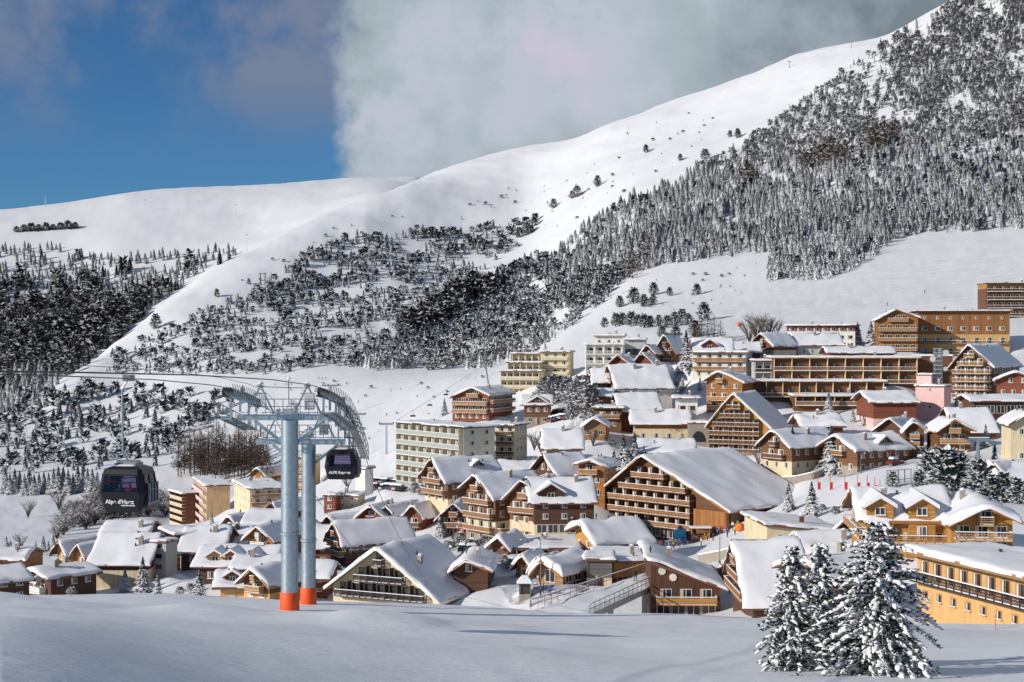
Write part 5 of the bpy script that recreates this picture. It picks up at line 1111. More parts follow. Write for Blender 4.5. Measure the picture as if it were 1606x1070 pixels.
for i, (px, py) in enumerate(((648, 868), (662, 867), (676, 868), (726, 864), (744, 866), (792, 866), (948, 862), (1338, 738), (1356, 736), (1404, 730), (1446, 726), (1480, 722), (560, 868), (1130, 760), (884, 690))):
    p = hit(px, py, 200); car(p, R(10 + 25 * (i % 4)), 'car_' + CP[(i * 7) % 4], 'snow topped car left along the cleared village road', 'cars along the village road')
for i in range(14):
    px = 690 + i * 19 + rng.uniform(-6, 6); p = hit(px, 866 + rng.uniform(-3, 5), 200); person(p, rng.uniform(0, 6), rng.choice(['walk', 'stand']), JK[(i * 3) % 10], 'winter dressed pedestrian on the road between the market stalls and the red terrace', 'pedestrians on the village road')
for a in ((640, 846, 874, 'lamp post on the road before the red terrace'), (1350, 712, 742, 'lamp post on the road above the gate flags'), (1462, 700, 728, 'lamp post on the road below the twin brown chalets'), (930, 838, 866, 'lamp post at the lodge with thick snow')): lamp(*a)
# ------------------------------------------------------------------ trees
def T_(): return [[], [], []]
def arr(t): return np.array(t[0], float), t[1], t[2]
def blade(t, r0, tip, wid, drop, m, side=None):
    """one drooping spray: two folded triangles"""
    r0 = Vector(r0); tip = Vector(tip); d = tip - r0; s = Vector((-d.y, d.x, 0)); 
    if s.length < 1e-6: s = Vector((1, 0, 0))
    s.normalize(); mid = r0 + d * .55; b = len(t[0])
    t[0] += [tuple(r0), tuple(mid + s * wid - Vector((0, 0, drop))), tuple(tip), tuple(mid - s * wid - Vector((0, 0, drop)))]
    t[1] += [(b, b + 2, b + 1), (b, b + 3, b + 2)]; t[2] += [m, m]
def cone(t, p, q, r, m, n=5, r2=0.):
    b = len(t[0])
    p, q = Vector(p), Vector(q); d = (q - p).normalized(); a = d.orthogonal().normalized(); c = d.cross(a)
    for P, rr in ((p, r), (q, r2 + .004)):
        for i in range(n): w = 2 * math.pi * i / n; t[0].append(tuple(P + (a * math.cos(w) + c * math.sin(w)) * rr))
    for i in range(n): j = (i + 1) % n; t[1].append((b + i, b + j, b + n + j, b + n + i)); t[2].append(m)
def spruce(rnd, h=1., r=.22, tiers=9, nb=7, twigs=0, skirt=.06, shape=.9, trunk=None):
    """unit-high conifer crown of drooping sprays"""
    t = T_()
    for k in range(tiers):
        f = k / tiers; z = h * (skirt + (1 - skirt) * (f + .35 / tiers * rnd.uniform(-.6, .6))); R_ = r * (1 - f) ** shape * rnd.uniform(.82, 1.15) + .012
        n = max(4, int(nb * (1 - f * .45))); o = rnd.random() * 6.3
        for i in range(n):
            a = o + 6.283 * i / n + rnd.uniform(-.3, .3); L = R_ * rnd.uniform(.7, 1.2); ca, sa = math.cos(a), math.sin(a); dr = L * rnd.uniform(.25, .55)
            zr_ = z + h * .55 / tiers; tip = (L * ca, L * sa, z - dr)
            blade(t, (0, 0, zr_), tip, L * .30 + h * .008, h * .028, 0)
            for q in range(twigs):
                u = .35 + .6 * (q + .5) / twigs; sgn = 1 if q % 2 else -1; a2 = a + sgn * rnd.uniform(.5, .9); l2 = L * .42 * (1.1 - u * .5)
                p = (L * ca * u, L * sa * u, zr_ + (z - dr - zr_) * u); blade(t, p, (p[0] + l2 * math.cos(a2), p[1] + l2 * math.sin(a2), p[2] - l2 * rnd.uniform(.2, .5)), l2 * .33, l2 * .12, 0)
    blade(t, (0, 0, h * .9), (.01, 0, h * 1.02), .02, .0, 0); blade(t, (0, 0, h * .9), (0, .01, h * 1.02), .02, .0, 0)
    return t
def tiered(rnd, tiers=8, n=9, r=.22, skirt=.04, shape=.85):
    """dense conifer crown: jagged drooping skirts one above the other"""
    t = T_()
    for k in range(tiers):
        f = k / tiers; z = skirt + (1 - skirt) * f; R_ = r * (1 - f) ** shape * rnd.uniform(.85, 1.12) + .008; top = min(1., z + (1 - skirt) / tiers * 2.3); b = len(t[0]); o = rnd.random() * 6.28
        t[0].append((rnd.uniform(-.01, .01), rnd.uniform(-.01, .01), top))
        for i in range(2 * n):
            a = o + math.pi * i / n + rnd.uniform(-.12, .12); q = R_ * (rnd.uniform(.85, 1.25) if i % 2 else rnd.uniform(.42, .68)); t[0].append((q * math.cos(a), q * math.sin(a), z - (.35 * q if i % 2 else -.12 * q) + rnd.uniform(-.01, .01)))
        for i in range(2 * n): t[1].append((b, b + 1 + i, b + 1 + (i + 1) % (2 * n))); t[2].append(0)
    return t
def both(a, c):
    b = len(a[0]); return [a[0] + c[0], a[1] + [tuple(i + b for i in f) for f in c[1]], a[2] + c[2]]
def bushy(rnd, n=60, w=.5, zc=.5, cardw=.16):
    """rounded mountain pine or frosted bush of tilted leaf clumps"""
    t = T_()
    for i in range(n):
        z = rnd.random() ** .8; R_ = w * (1 - abs(z - .35) * 1.1) * rnd.uniform(.45, 1.05); a = rnd.random() * 6.283; s = cardw * rnd.uniform(.6, 1.3)
        c = Vector((R_ * math.cos(a), R_ * math.sin(a), .06 + z * .92)); d = Vector((math.cos(a), math.sin(a), rnd.uniform(-.4, 1.))) * s
        blade(t, c - d * .5, c + d, s * .5, -s * .12 if rnd.random() < .5 else s * .2, 0)
    return t
def larch(rnd, nbr=46, r=.17, side=True):
    """leafless larch: straight trunk with fine brown twigs"""
    t = T_(); cone(t, (0, 0, 0), (0, 0, 1), .012, 0, 5)
    for k in range(nbr):
        f = (k + rnd.random()) / nbr; z = .16 + .82 * f; L = r * (1 - f) ** .7 * rnd.uniform(.6, 1.15) + .01; a = rnd.random() * 6.283
        tip = Vector((L * math.cos(a), L * math.sin(a), z + L * rnd.uniform(-.1, .5))); blade(t, (0, 0, z), tip, .004 + L * .03, .0, 0)
        for q in range(5):
            u = rnd.uniform(.35, 1); a2 = a + rnd.uniform(-1.2, 1.2); l2 = L * .4; p = Vector((0, 0, z)).lerp(tip, u); blade(t, p, p + Vector((l2 * math.cos(a2), l2 * math.sin(a2), l2 * rnd.uniform(-.7, .6))), .006 + l2 * .05, 0, 0)
    return t
def shrub(rnd, n=26, lean=.5):
    """bare deciduous shrub"""
    t = T_()
    for k in range(n):
        a = rnd.random() * 6.283; L = rnd.uniform(.6, 1.); e = rnd.uniform(.2, lean); m = Vector((e * .4 * math.cos(a), e * .4 * math.sin(a), L * .5)); q = Vector((e * math.cos(a), e * math.sin(a), L))
        cone(t, (0, 0, 0), m, .014, 0, 3, .01); cone(t, m, q, .010, 0, 3)
        for j in range(5): u = rnd.uniform(.1, 1); p = m.lerp(q, u); a2 = a + rnd.uniform(-1.3, 1.3); cone(t, p, p + Vector((.2 * math.cos(a2), .2 * math.sin(a2), rnd.uniform(.08, .25))), .006, 0, 3)
    return t
def to_mesh(t, name, mats):
    me = bpy.data.meshes.new(name); me.from_pydata([tuple(v) for v in t[0]], [], t[1])
    for m in mats: me.materials.append(MATS[m])
    me.polygons.foreach_set('material_index', t[2]); me.update(); return me
R7 = random.Random(5)
def trunk_mesh(r=.022, h=.9): 
    t = T_(); cone(t, (0, 0, -.06), (0, 0, h), r, 0, 7, r * .15); return to_mesh(t, 'trunk', ['bark'])
TRUNK = trunk_mesh(); PLAIN_T = trunk_mesh(.03, .5)
SPR = [to_mesh(both(tiered(R7, 15, 11, .19 + .012 * i), spruce(R7, 1, .25 + .015 * i, 15, 11, 5)), 'crown', ['spruce']) for i in range(4)]
BSH = [to_mesh(bushy(R7, 420, .42, .5, .12), 'crown', ['spruce']) for i in range(2)]
FRO = [to_mesh(bushy(R7, 420, .40, .5, .11), 'crown', ['frost']) for i in range(3)]
LAR = [to_mesh(larch(R7, 110, .21), 'crown', ['larch']) for i in range(4)]
SHR = [to_mesh(shrub(R7), 'branches', ['twig']) for i in range(2)]
def tree(name, label, cat, px, py, hpx, kinds, group, trunk=TRUNK, wide=1., ymin=120., Y=None):
    p = hit(px, py, ymin) if Y is None else ((px - CX) / F * Y, Y, ground((px - CX) / F * Y, Y))
    if p is None: return
    s = hpx / F * p[1]; r = thing(name, label, cat, (p[0], p[1], p[2] - .02 * s), R7.random() * 6.28, group); r.scale = (s * wide, s * wide, s)
    link('crown' if kinds is not SHR else 'branches', R7.choice(kinds), r)
    if trunk: link('trunk', trunk, r)
    return r
def row(label, group, kinds, items, name='spruce_tree', cat='tree', **kw):
    for px, py, h in items: tree(name, label, cat, px, py, h, kinds, group, **kw)
# trees one can tell apart
for a, lb in (((196, 928, 38), 'small spruce nearest the corner of the cream house with brown eaves'), ((224, 930, 58), 'tallest of the three spruces before the cream house'), ((247, 931, 34), 'short bushy spruce right of the tall one before the cream house'),
              ((312, 934, 42), 'lone dark spruce on the brow below the dormered roof'), ((332, 822, 20), 'little spruce beside the peach apartment block'), ((377, 820, 22), 'little spruce before the wood panelled cream block'),
              ((690, 842, 36), 'snow dusted pine in the street before the red terrace'), ((1237, 803, 46), 'smaller of two snowy spruces right of the big hotel roof'), ((1273, 812, 58), 'broad snowy spruce right of the big hotel roof'),
              ((1243, 744, 76), 'tall snowy spruce before the brown gabled chalet below the A-frame'), ((1303, 744, 78), 'tall snowy spruce before the chalet with the arched honey porch'), ((1300, 650, 38), 'slim snowy spruce in front of the stepped apartment building'),
              ((1345, 548, 44), 'frosted spruce at the end of the long white building'), ((1366, 549, 46), 'frosted spruce touching the tall orange balconied chalet'), ((1076, 578, 62), 'tall frosted spruce between the orange gable and white walled hotel'),
              ((1470, 857, 74), 'slender snowy spruce in front of the honey timber chalet'), ((1392, 656, 26), 'small snowy spruce at the red boarded house'), ((697, 652, 28), 'small dark spruce left of the orange balconied chalet hotel')):
    tree('spruce_tree', lb, 'tree', *a, SPR, 'single spruces in the village', wide=.9 if a[2] > 60 else 1.1, ymin=150 if a[1] < 926 else 100)
row('snow laden pine in the clump above the honey timber chalet', 'snowy pines above the honey chalet', BSH, [(1458, 765, 58), (1484, 775, 72), (1503, 772, 62), (1535, 780, 58), (1556, 786, 42), (1574, 788, 48), (1595, 790, 40), (1400, 765, 26), (1516, 790, 36), (1440, 770, 30)], 'pine_tree')
row('snow laden spruce clump rising behind the big hotel gable', 'snowy spruces behind the big hotel', SPR, [(978, 748, 68), (996, 746, 66), (963, 752, 48), (1010, 742, 44), (986, 752, 50)])
row('slim snowy tree beside the lift tower among the pines', 'slim trees by the stubby lift tower', SPR, [(1546, 700, 36), (1560, 726, 34), (1530, 742, 30)])
row('frosted tree in the grove between the parked cars and the cream stepped building', 'frosted grove by the stepped building', FRO, [(856, 628, 36), (867, 634, 46), (879, 628, 38), (890, 632, 42), (902, 640, 46), (914, 648, 52), (925, 660, 58), (937, 640, 36), (848, 624, 24), (896, 660, 30), (930, 675, 36), (908, 625, 36), (921, 628, 40)], 'frosted_tree')
row('dark pine in the row of small trees above the white modern building', 'small pines on the meadow edge', BSH, [(948, 514, 16), (966, 512, 22), (976, 510, 20), (990, 512, 24), (1000, 511, 18), (1010, 514, 22), (1020, 513, 18), (1033, 512, 18), (1046, 514, 20), (1058, 511, 22), (1070, 508, 24), (1080, 512, 20), (1038, 530, 20), (1060, 532, 22), (1090, 528, 26)], 'pine_tree')
row('small pine standing singly on the white piste slope', 'single pines on the piste', BSH, [(972, 482, 18), (994, 476, 26), (1010, 481, 20), (1024, 479, 17), (1025, 463, 20), (1050, 464, 14), (1093, 463, 18), (1104, 502, 28)], 'pine_tree')
row('little dark tree standing alone on the big white slope', 'lone trees on the big slope', BSH, [(1013, 240, 13), (1067, 252, 11), (1145, 216, 11), (1157, 217, 15), (937, 294, 18), (838, 354, 16), (244, 516, 24), (340, 466, 13), (390, 446, 9)], 'pine_tree', wide=.9)
row('pale frosted bush on the big white slope', 'frosted bushes on the big slope', FRO, [(1106, 250, 17), (905, 310, 18), (897, 312, 12), (868, 327, 15), (826, 368, 20), (814, 372, 16), (1128, 250, 8)], 'frosted_bush', wide=1.2)
row('dark bush in the short row on the far white hill', 'bushes on the far hill', BSH, [(26 + i * 11.5, 364 - i * .7, 9 + (i * 7) % 5) for i in range(9)], 'bush', wide=1.5)
row('bare brown shrub by the chalet porch above the red gate flags', 'bare shrubs in the village', SHR, [(1378, 722, 32), (1388, 726, 36), (1398, 722, 28)], 'bare_shrub', trunk=None, wide=1.2)
row('bare bush between the tall dark timber house and the steep white roof', 'bare shrubs by the timber house', SHR, [(1088, 938, 40), (1075, 945, 30), (1145, 930, 46), (1158, 945, 40), (1210, 950, 42), (1195, 958, 30)], 'bare_shrub', trunk=None, wide=1.2)
row('leafless brown tree on the meadow edge behind the white walled hotel', 'leafless trees behind the hotel', LAR, [(1088, 533, 36), (1100, 534, 40), (1110, 534, 44), (1120, 535, 42), (1130, 536, 34), (1094, 535, 30)], 'larch_tree', trunk=None, wide=1.6)
row('grey leafless tree beside the long white building', 'leafless trees by the white building', SHR, [(1175, 536, 34), (1186, 534, 40), (1197, 530, 36), (1208, 528, 32), (1218, 528, 24)], 'bare_tree', trunk=None, wide=1.)
row('bare young tree on the snowfield by the valley road', 'bare trees on the left snowfield', SHR, [(44, 812, 26), (33, 862, 24), (92, 800, 30), (100, 812, 26), (150, 815, 30)], 'bare_tree', trunk=None, wide=1.)
THK = [to_mesh(both(shrub(R7, 30, .6), bushy(R7, 260, .46, .5, .07)), 'branches', ['thicket']) for i in range(3)]
row('brown frosted thicket shrub on the bank behind the near gondola cabin', 'thicket on the bank behind the near cabin', THK, [(92 + i * 5.2 + R7.uniform(-3, 3), 846 - i * 4.6 + R7.uniform(-8, 8), R7.uniform(18, 30)) for i in range(20)] + [(120 + i * 7, 826 - i * 1.5 + R7.uniform(-10, 8), R7.uniform(18, 28)) for i in range(20)] + [(236 + i * 6, 800 + R7.uniform(-12, 10), R7.uniform(18, 28)) for i in range(6)], 'thicket_shrub', trunk=None, wide=1.3)
row('leafless brown larch in the grove above the apartment blocks', 'larch grove above the apartments', LAR, [(280 + i * 5.2 + R7.uniform(-2, 2), 752 + R7.uniform(-14, 4) - 6 * math.sin(i * .4), 66 + R7.uniform(-8, 22) - max(0, 12 - i) * .8) for i in range(28)] + [(300 + i * 4.2 + R7.uniform(-2, 2), 744 + R7.uniform(-18, 2), 62 + R7.uniform(-8, 16)) for i in range(28)], 'larch_tree', trunk=None, wide=1.1)
row('dark spruce in the straight row on the valley floor', 'spruce row on the valley floor', SPR, [(8 + i * 7.6, 775 + R7.uniform(-4, 3) - i * .1, 38 + R7.uniform(-6, 8)) for i in range(20)])
row('small snowy spruce behind the yellow gabled chalets', 'spruces behind the yellow chalets', SPR, [(10, 860, 20), (17, 861, 14), (56, 872, 24), (68, 868, 28), (76, 872, 24), (84, 866, 28)])

row('low snow covered bush among the houses', 'snow covered bushes in the village', FRO, [(700 + i * 7.3 + R7.uniform(-3, 3), 856 + R7.uniform(-9, 9), R7.uniform(9, 17)) for i in range(12)] +
    [(x, y, R7.uniform(9, 16)) for x, y in ((575, 762), (583, 770), (560, 790), (650, 772), (660, 776), (806, 745), (815, 752), (826, 738), (840, 726), (884, 694), (896, 690), (1044, 700), (1060, 702), (1074, 706), (1096, 712), (960, 700), (948, 690), (1172, 905), (1180, 915), (1140, 905), (1150, 915), (1285, 742), (1330, 738), (1350, 740), (1420, 716), (1535, 705), (1290, 800), (1310, 806), (1330, 800), (1208, 842), (790, 884), (800, 892), (300, 930), (282, 932), (130, 932), (112, 934), (980, 862), (1200, 752), (1445, 716), (1465, 716), (1345, 700))], 'snowy_bush', wide=1.7, trunk=None)
row('snowy young conifer between the houses of the upper village', 'young conifers in the upper village', SPR, [(1048, 606, 24), (1062, 600, 20), (1070, 612, 26), (1098, 610, 20), (1178, 640, 22), (1188, 646, 18), (1280, 662, 22), (1338, 662, 24), (1354, 668, 20), (1500, 640, 20), (1140, 560, 18), (1210, 556, 16), (902, 612, 18), (1085, 690, 22), (1068, 690, 18), (1420, 640, 18), (1545, 640, 20)])
row('leafless tree spreading bare branches between village houses', 'leafless trees in the village', SHR, [(838, 706, 30), (848, 710, 26), (1060, 690, 26), (930, 700, 26), (1046, 820, 22), (545, 770, 24), (1190, 730, 26)], 'bare_tree', trunk=None, wide=.9)
# ---- forests: positions scattered over the ground seen through these outlines
def inside(poly, x, y):
    c = False; j = len(poly) - 1
    for i in range(len(poly)):
        (xi, yi), (xj, yj) = poly[i], poly[j]
        if (yi > y) != (yj > y) and x < (xj - xi) * (y - yi) / (yj - yi) + xi: c = not c
        j = i
    return c
def scatter(poly, n, seed, dx, dy, skip=None):
    """jittered rows inside the outline, ordered from the far edge to the near edge"""
    q = random.Random(seed); xs = [p[0] for p in poly]; ys = [p[1] for p in poly]; out = []; y = min(ys); k = 0
    while y < max(ys):
        x = min(xs) + (k % 2) * dx / 2
        while x < max(xs):
            a, b = x + q.uniform(-.5, .5) * dx, y + q.uniform(-.6, .6) * dy
            if inside(poly, a, b) and -60 < a < 1670 and not (skip and skip(a, b, q)): out.append((a, b))
            x += dx
        y += dy; k += 1
    return out
LOW = {'forest': [tiered(R7, 8, 6, .20 + .012 * i) for i in range(7)], 'frost': [bushy(R7, 60, .38, .5, .24) for i in range(5)] + [tiered(R7, 6, 6, .26) for i in range(3)],
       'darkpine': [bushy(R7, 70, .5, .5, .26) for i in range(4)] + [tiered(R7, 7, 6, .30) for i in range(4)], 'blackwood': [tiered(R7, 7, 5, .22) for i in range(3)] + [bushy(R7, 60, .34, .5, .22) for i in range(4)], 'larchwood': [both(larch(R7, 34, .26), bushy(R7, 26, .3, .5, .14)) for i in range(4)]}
LOWM = {}
for k, v in LOW.items():
    for i, t in enumerate(v): v[i] = (np.array(t[0], float), np.array([f if len(f) == 4 else (*f, f[2]) for f in t[1]]), t)
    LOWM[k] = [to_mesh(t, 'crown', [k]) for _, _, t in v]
def forest(name, label, kind, pts, hf, seed, wide=1., solo=0, solo_label='', solo_name='', solo_group=''):
    """the largest `solo` trees as things, the rest as one mass"""
    q = random.Random(seed); items = []
    for px, py in pts:
        p = hit(px, py, 500 if name != 'valley_shrubs' else 300)
        if p is None: continue
        s = hf(px, py, q) / F * p[1]; items.append((hf(px, py, q), p, s, q.random() * 6.28, q.randrange(len(LOW[kind]))))
    if solo:
        items.sort(key=lambda a: a[1][1])
        for hp, p, s, a, i in items[:solo]:
            r = thing(solo_name, solo_label, 'tree', (p[0], p[1], p[2] - .03 * s), a, solo_group); r.scale = (s * wide, s * wide, s); link('crown', LOWM[kind][i], r)
        items = items[solo:]
    V = []; Fc = []; b = 0
    for hp, p, s, a, i in items:
        v, f, _ = LOW[kind][i]; c, sn = math.cos(a), math.sin(a); w = s * wide
        V.append(np.stack([(v[:, 0] * c - v[:, 1] * sn) * w + p[0], (v[:, 0] * sn + v[:, 1] * c) * w + p[1], v[:, 2] * s + p[2] - .03 * s], -1)); Fc.append(f + b); b += len(v)
    if not V: return
    V = np.concatenate(V); Fc = np.concatenate(Fc); me = bpy.data.meshes.new(name)
    me.vertices.add(len(V)); me.vertices.foreach_set('co', V.reshape(-1).astype(np.float32))
    tri = Fc[:, 2] == Fc[:, 3]; cnt = np.where(tri, 3, 4); lp = np.concatenate([r[:3] if t else r for r, t in zip(Fc, tri)]) if not tri.all() else Fc[:, :3].reshape(-1)
    st = np.concatenate([[0], np.cumsum(cnt)[:-1]])
    me.loops.add(len(lp)); me.loops.foreach_set('vertex_index', lp.astype(np.int32)); me.polygons.add(len(cnt)); me.polygons.foreach_set('loop_start', st.astype(np.int32))
    me.materials.append(MATS[kind]); me.update(calc_edges=True); me.validate()
    o = link(name, me); o['kind'] = 'stuff'; tag(o, label, 'forest'); return o
MAIN = [(845, 420), (900, 372), (960, 332), (1030, 305), (1100, 262), (1150, 238), (1200, 205), (1250, 165), (1300, 130), (1350, 88), (1400, 62), (1450, 30), (1500, 0), (1640, -70), (1640, 363), (1560, 362), (1480, 366), (1410, 374), (1375, 400), (1312, 440), (1202, 441), (1212, 405), (1222, 394), (1160, 402), (1040, 415), (1000, 428), (955, 452), (930, 470), (880, 478), (850, 450)]
gap = lambda x, y: (math.sin(x * .021 + y * .05) + math.sin(x * .05 - y * .031) + math.sin(y * .085 + x * .008)) / 3
big = lambda x, y: y > 205 + (1606 - x) * .12
forest('conifer_forest', 'dense snow dusted conifer forest above the ski meadow', 'forest', scatter(MAIN, 0, 1, 7.6, 5.0, lambda x, y, q: not big(x, y) or q.random() < .06 + .5 * sm(.42, .7, gap(x * 2.2, y * 2.8)) or (x > 1490 and 237 < y < 250 and q.random() < .85)), lambda x, y, q: (16 + 7 * sm(240, 400, y)) * q.uniform(.5, 1.3) * (1 + .45 * gap(x * 1.7 + 40, y * 2.1)) * (1 - .3 * sm(1000, 860, x)), 1, 1.05,
       130, 'snow dusted conifer standing in the front rows of the forest above the ski meadow', 'conifer', 'front rows of the forest above the meadow')
forest('bushy_growth', 'broad dark pines sprinkled through the conifer forest', 'darkpine', scatter(MAIN, 0, 51, 17, 9, lambda x, y, q: not big(x, y) or q.random() < .45), lambda x, y, q: q.uniform(9, 19), 15, .8)
forest('frosted_wood', 'pale frosted wood climbing to the top of the right slope', 'frost', scatter(MAIN, 0, 2, 6.0, 3.7, lambda x, y, q: big(x, y) and q.random() < .96 or gap(x, y) > .5 and y < 190 and q.random() < .75 or q.random() < .12 + .5 * sm(.0, 1., (250 - y - (1400 - x) * .33) / 120.) * (x < 1400)), lambda x, y, q: q.uniform(6, 13), 2, 1.05)
forest('dark_conifers', 'darker conifers sprinkled through the frosted wood', 'forest', scatter(MAIN, 0, 21, 14, 7, lambda x, y, q: big(x, y) or q.random() < .45 + .4 * gap(x, y)), lambda x, y, q: q.uniform(9, 17), 12, 1.)
forest('brown_larches', 'patches of rusty brown larches inside the frosted wood', 'larchwood', scatter([(1248, 264), (1300, 236), (1328, 240), (1330, 260), (1290, 268)], 0, 3, 6, 5) + scatter([(1352, 235), (1400, 205), (1412, 215), (1370, 245)], 0, 4, 5, 5) + scatter([(1155, 285), (1180, 268), (1190, 285), (1165, 298)], 0, 5, 6, 6) + scatter([(960, 440), (1010, 400), (1030, 405), (990, 440)], 0, 6, 7, 6), lambda x, y, q: q.uniform(18, 28), 3, 1.3)
CEN = [(600, 530), (640, 490), (700, 470), (742, 452), (850, 398), (905, 440), (1000, 412), (940, 482), (880, 512), (850, 545), (790, 570), (640, 578), (520, 577), (570, 556)]
forest('dark_forest', 'dark blue green forest filling the hollow below the big slope', 'darkpine', scatter(CEN, 0, 7, 7, 4.4, lambda x, y, q: gap(x * 1.3, y * 1.6) > .5 or q.random() < .12), lambda x, y, q: q.uniform(8, 18), 4, 1.)
forest('frosted_thicket', 'frost grey thicket along the lower edge of the dark forest', 'frost', scatter([(560, 575), (700, 560), (790, 545), (860, 520), (920, 490), (880, 530), (830, 565), (760, 580), (600, 585)], 0, 8, 8, 5, lambda x, y, q: q.random() < .15), lambda x, y, q: q.uniform(14, 22), 5, .95)
forest('black_larches', 'nearly black leafless wood in the middle of the hollow', 'blackwood', scatter([(612, 525), (650, 500), (700, 470), (735, 452), (760, 450), (740, 480), (690, 510), (640, 525)], 0, 9, 6, 5) + scatter([(728, 470), (770, 442), (800, 448), (760, 480)], 0, 10, 7, 6), lambda x, y, q: q.uniform(20, 30), 6, 1.1)
SHB = [(425, 445), (480, 395), (560, 372), (600, 372), (655, 358), (700, 368), (800, 352), (845, 345), (830, 375), (790, 402), (740, 442), (700, 470), (620, 520), (560, 562), (440, 588), (330, 590), (165, 588), (170, 555), (230, 530), (300, 502), (360, 472)]
forest('mountain_pines', 'scattered dark mountain pines over the shaded spur slope', 'darkpine', scatter(SHB, 0, 11, 8.2, 5., lambda x, y, q: gap(x * 1.5, y * 2.3) > .30 + .25 * q.random() or q.random() < .2), lambda x, y, q: q.uniform(5, 14.5), 7, 1.1,
       70, 'dark mountain pine among the scattered shrubs of the shaded spur slope', 'mountain_pine', 'mountain pines of the spur slope')
forest('valley_shrubs', 'dark pines and shrubs scattered over the lower slope behind the cables', 'darkpine', scatter([(0, 640), (60, 618), (120, 602), (250, 625), (400, 612), (350, 650), (300, 690), (240, 735), (150, 740), (0, 745)], 0, 12, 14, 9, lambda x, y, q: gap(x * 2, y * 2.2) > .35 or q.random() < .15), lambda x, y, q: q.uniform(13, 26), 8, 1.05)
FARL = [(-60, 398), (0, 394), (90, 388), (104, 404), (200, 408), (290, 398), (365, 392), (372, 402), (300, 440), (240, 482), (180, 540), (112, 590), (60, 618), (-60, 650)]
forest('far_wood', 'snowy wood across the far valley side', 'forest', scatter(FARL, 0, 13, 8.5, 5.5, lambda x, y, q: y > 500 - x * .02 or (gap(x * 1.6, y * 2.4) > .25 and y < 435) or q.random() < .12 or (y > 455 and q.random() < .5)), lambda x, y, q: q.uniform(8, 19), 9, 1.1)
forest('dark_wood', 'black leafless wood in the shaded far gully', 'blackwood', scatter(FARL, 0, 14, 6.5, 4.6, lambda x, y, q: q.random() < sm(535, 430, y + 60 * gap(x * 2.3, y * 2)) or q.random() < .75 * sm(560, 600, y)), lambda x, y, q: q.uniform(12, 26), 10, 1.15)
forest('gully_larches', 'rust tinged larches mixed into the black wood of the far gully', 'larchwood', scatter([(-40, 455), (60, 468), (140, 480), (180, 520), (60, 560), (-40, 560)], 0, 31, 13, 9), lambda x, y, q: q.uniform(14, 24), 13, 1.2)
forest('edge_wood', 'dusted spruces at the foot of the far gully', 'forest', scatter([(-60, 600), (60, 590), (100, 600), (60, 640), (-60, 690)], 0, 15, 10, 8), lambda x, y, q: q.uniform(24, 34), 11, 1.)
forest('slope_shrubs', 'tiny shrub tips poking through the snow of the open slopes', 'darkpine', scatter([(700, 330), (1000, 190), (1180, 150), (1000, 320), (880, 370), (760, 430)], 0, 41, 26, 11, lambda x, y, q: q.random() < .55) + scatter([(400, 420), (560, 340), (640, 340), (420, 470), (250, 560)], 0, 42, 24, 12, lambda x, y, q: q.random() < .5) + scatter([(420, 600), (780, 590), (700, 640), (560, 700), (480, 640)], 0, 43, 24, 9, lambda x, y, q: q.random() < .6) + scatter([(1000, 440), (1190, 410), (1180, 470), (1000, 500)], 0, 44, 22, 9, lambda x, y, q: q.random() < .6), lambda x, y, q: q.uniform(2, 5), 14, 1.5)
# ---- the great snowy spruces close by
def near_spruce(label, px, hpx, wpx, Y, seed, full=1., name='spruce_tree'):
    q = random.Random(seed); x = (px - CX) / F * Y; z = ground(x, Y); h = hpx / F * Y; w = wpx / F * Y / 2
    r = thing(name, label, 'tree', (x, Y, z), 0, 'great snowy spruces on the near slope')
    t = T_(); cone(t, (0, 0, -.3), (0, 0, h * .97), .035 * h ** .9, 0, 9, .01); link('trunk', to_mesh(t, 'trunk', ['bark']), r)
    br = MB(); t = T_(); sn = MB(); tiers = int(h * 5.2)
    for k in range(tiers):
        f = k / tiers; zz = h * (.03 + .95 * f); R_ = w * min(1., (1 - f) ** full * 1.04 + .03) * (.8 if f < .06 else 1)
        n = max(5, int(12 * (1 - f * .55))); o = q.random() * 6.28
        for i in range(n):
            a = o + 6.283 * i / n + q.uniform(-.3, .3); L = R_ * q.uniform(.5, 1.18) * (1 + .26 * math.sin(a * 3 + seed + f * 9) + .14 * math.sin(a * 5 + f * 21)); up = .35 + .55 * f; ca, sa = math.cos(a), math.sin(a)
            P = lambda u: Vector((L * ca * u, L * sa * u, zz + L * (up * u * .5 - .75 * u * u * (1 - f * .8)) + h * .02))
            cone(t, P(0), P(.55), .022, 0, 4, .014); cone(t, P(.55), P(1), .014, 0, 4)
            m = max(4, int(L / .13))
            for j in range(m):
                u = .22 + .8 * (j + q.random()) / m; p = P(min(u, 1.02)); 
                for s in range(3):
                    a2 = a + q.uniform(-1.15, 1.15); l2 = q.uniform(.13, .26) * (1.15 - .3 * u); e = q.uniform(-.35, .55)
                    d = Vector((math.cos(a2), math.sin(a2), e)) * l2
                    for s2 in (0, 1): blade_(t, p, p + d, l2 * .2, s2, q)
                if q.random() < .45 + .5 * (math.sin(a * 2 + f * 13 + seed) + math.sin(a * 5 - f * 31)) + .25: pillow(sn, p + Vector((q.uniform(-.05, .05), q.uniform(-.05, .05), .03)), a + q.uniform(-.9, .9), q.uniform(.06, .21) * (.7 + .5 * u), q.uniform(.03, .1), q)
    b = len(t[0]); nb = len(t[1]); me = to_mesh([t[0] + sn.v, t[1] + [tuple(i + b for i in f) for f in sn.f], t[2] + [1] * len(sn.f)], 'crown', ['nearspruce', 'snow'])
    me.polygons.foreach_set('use_smooth', [False] * nb + [True] * len(sn.f)); link('crown', me, r)
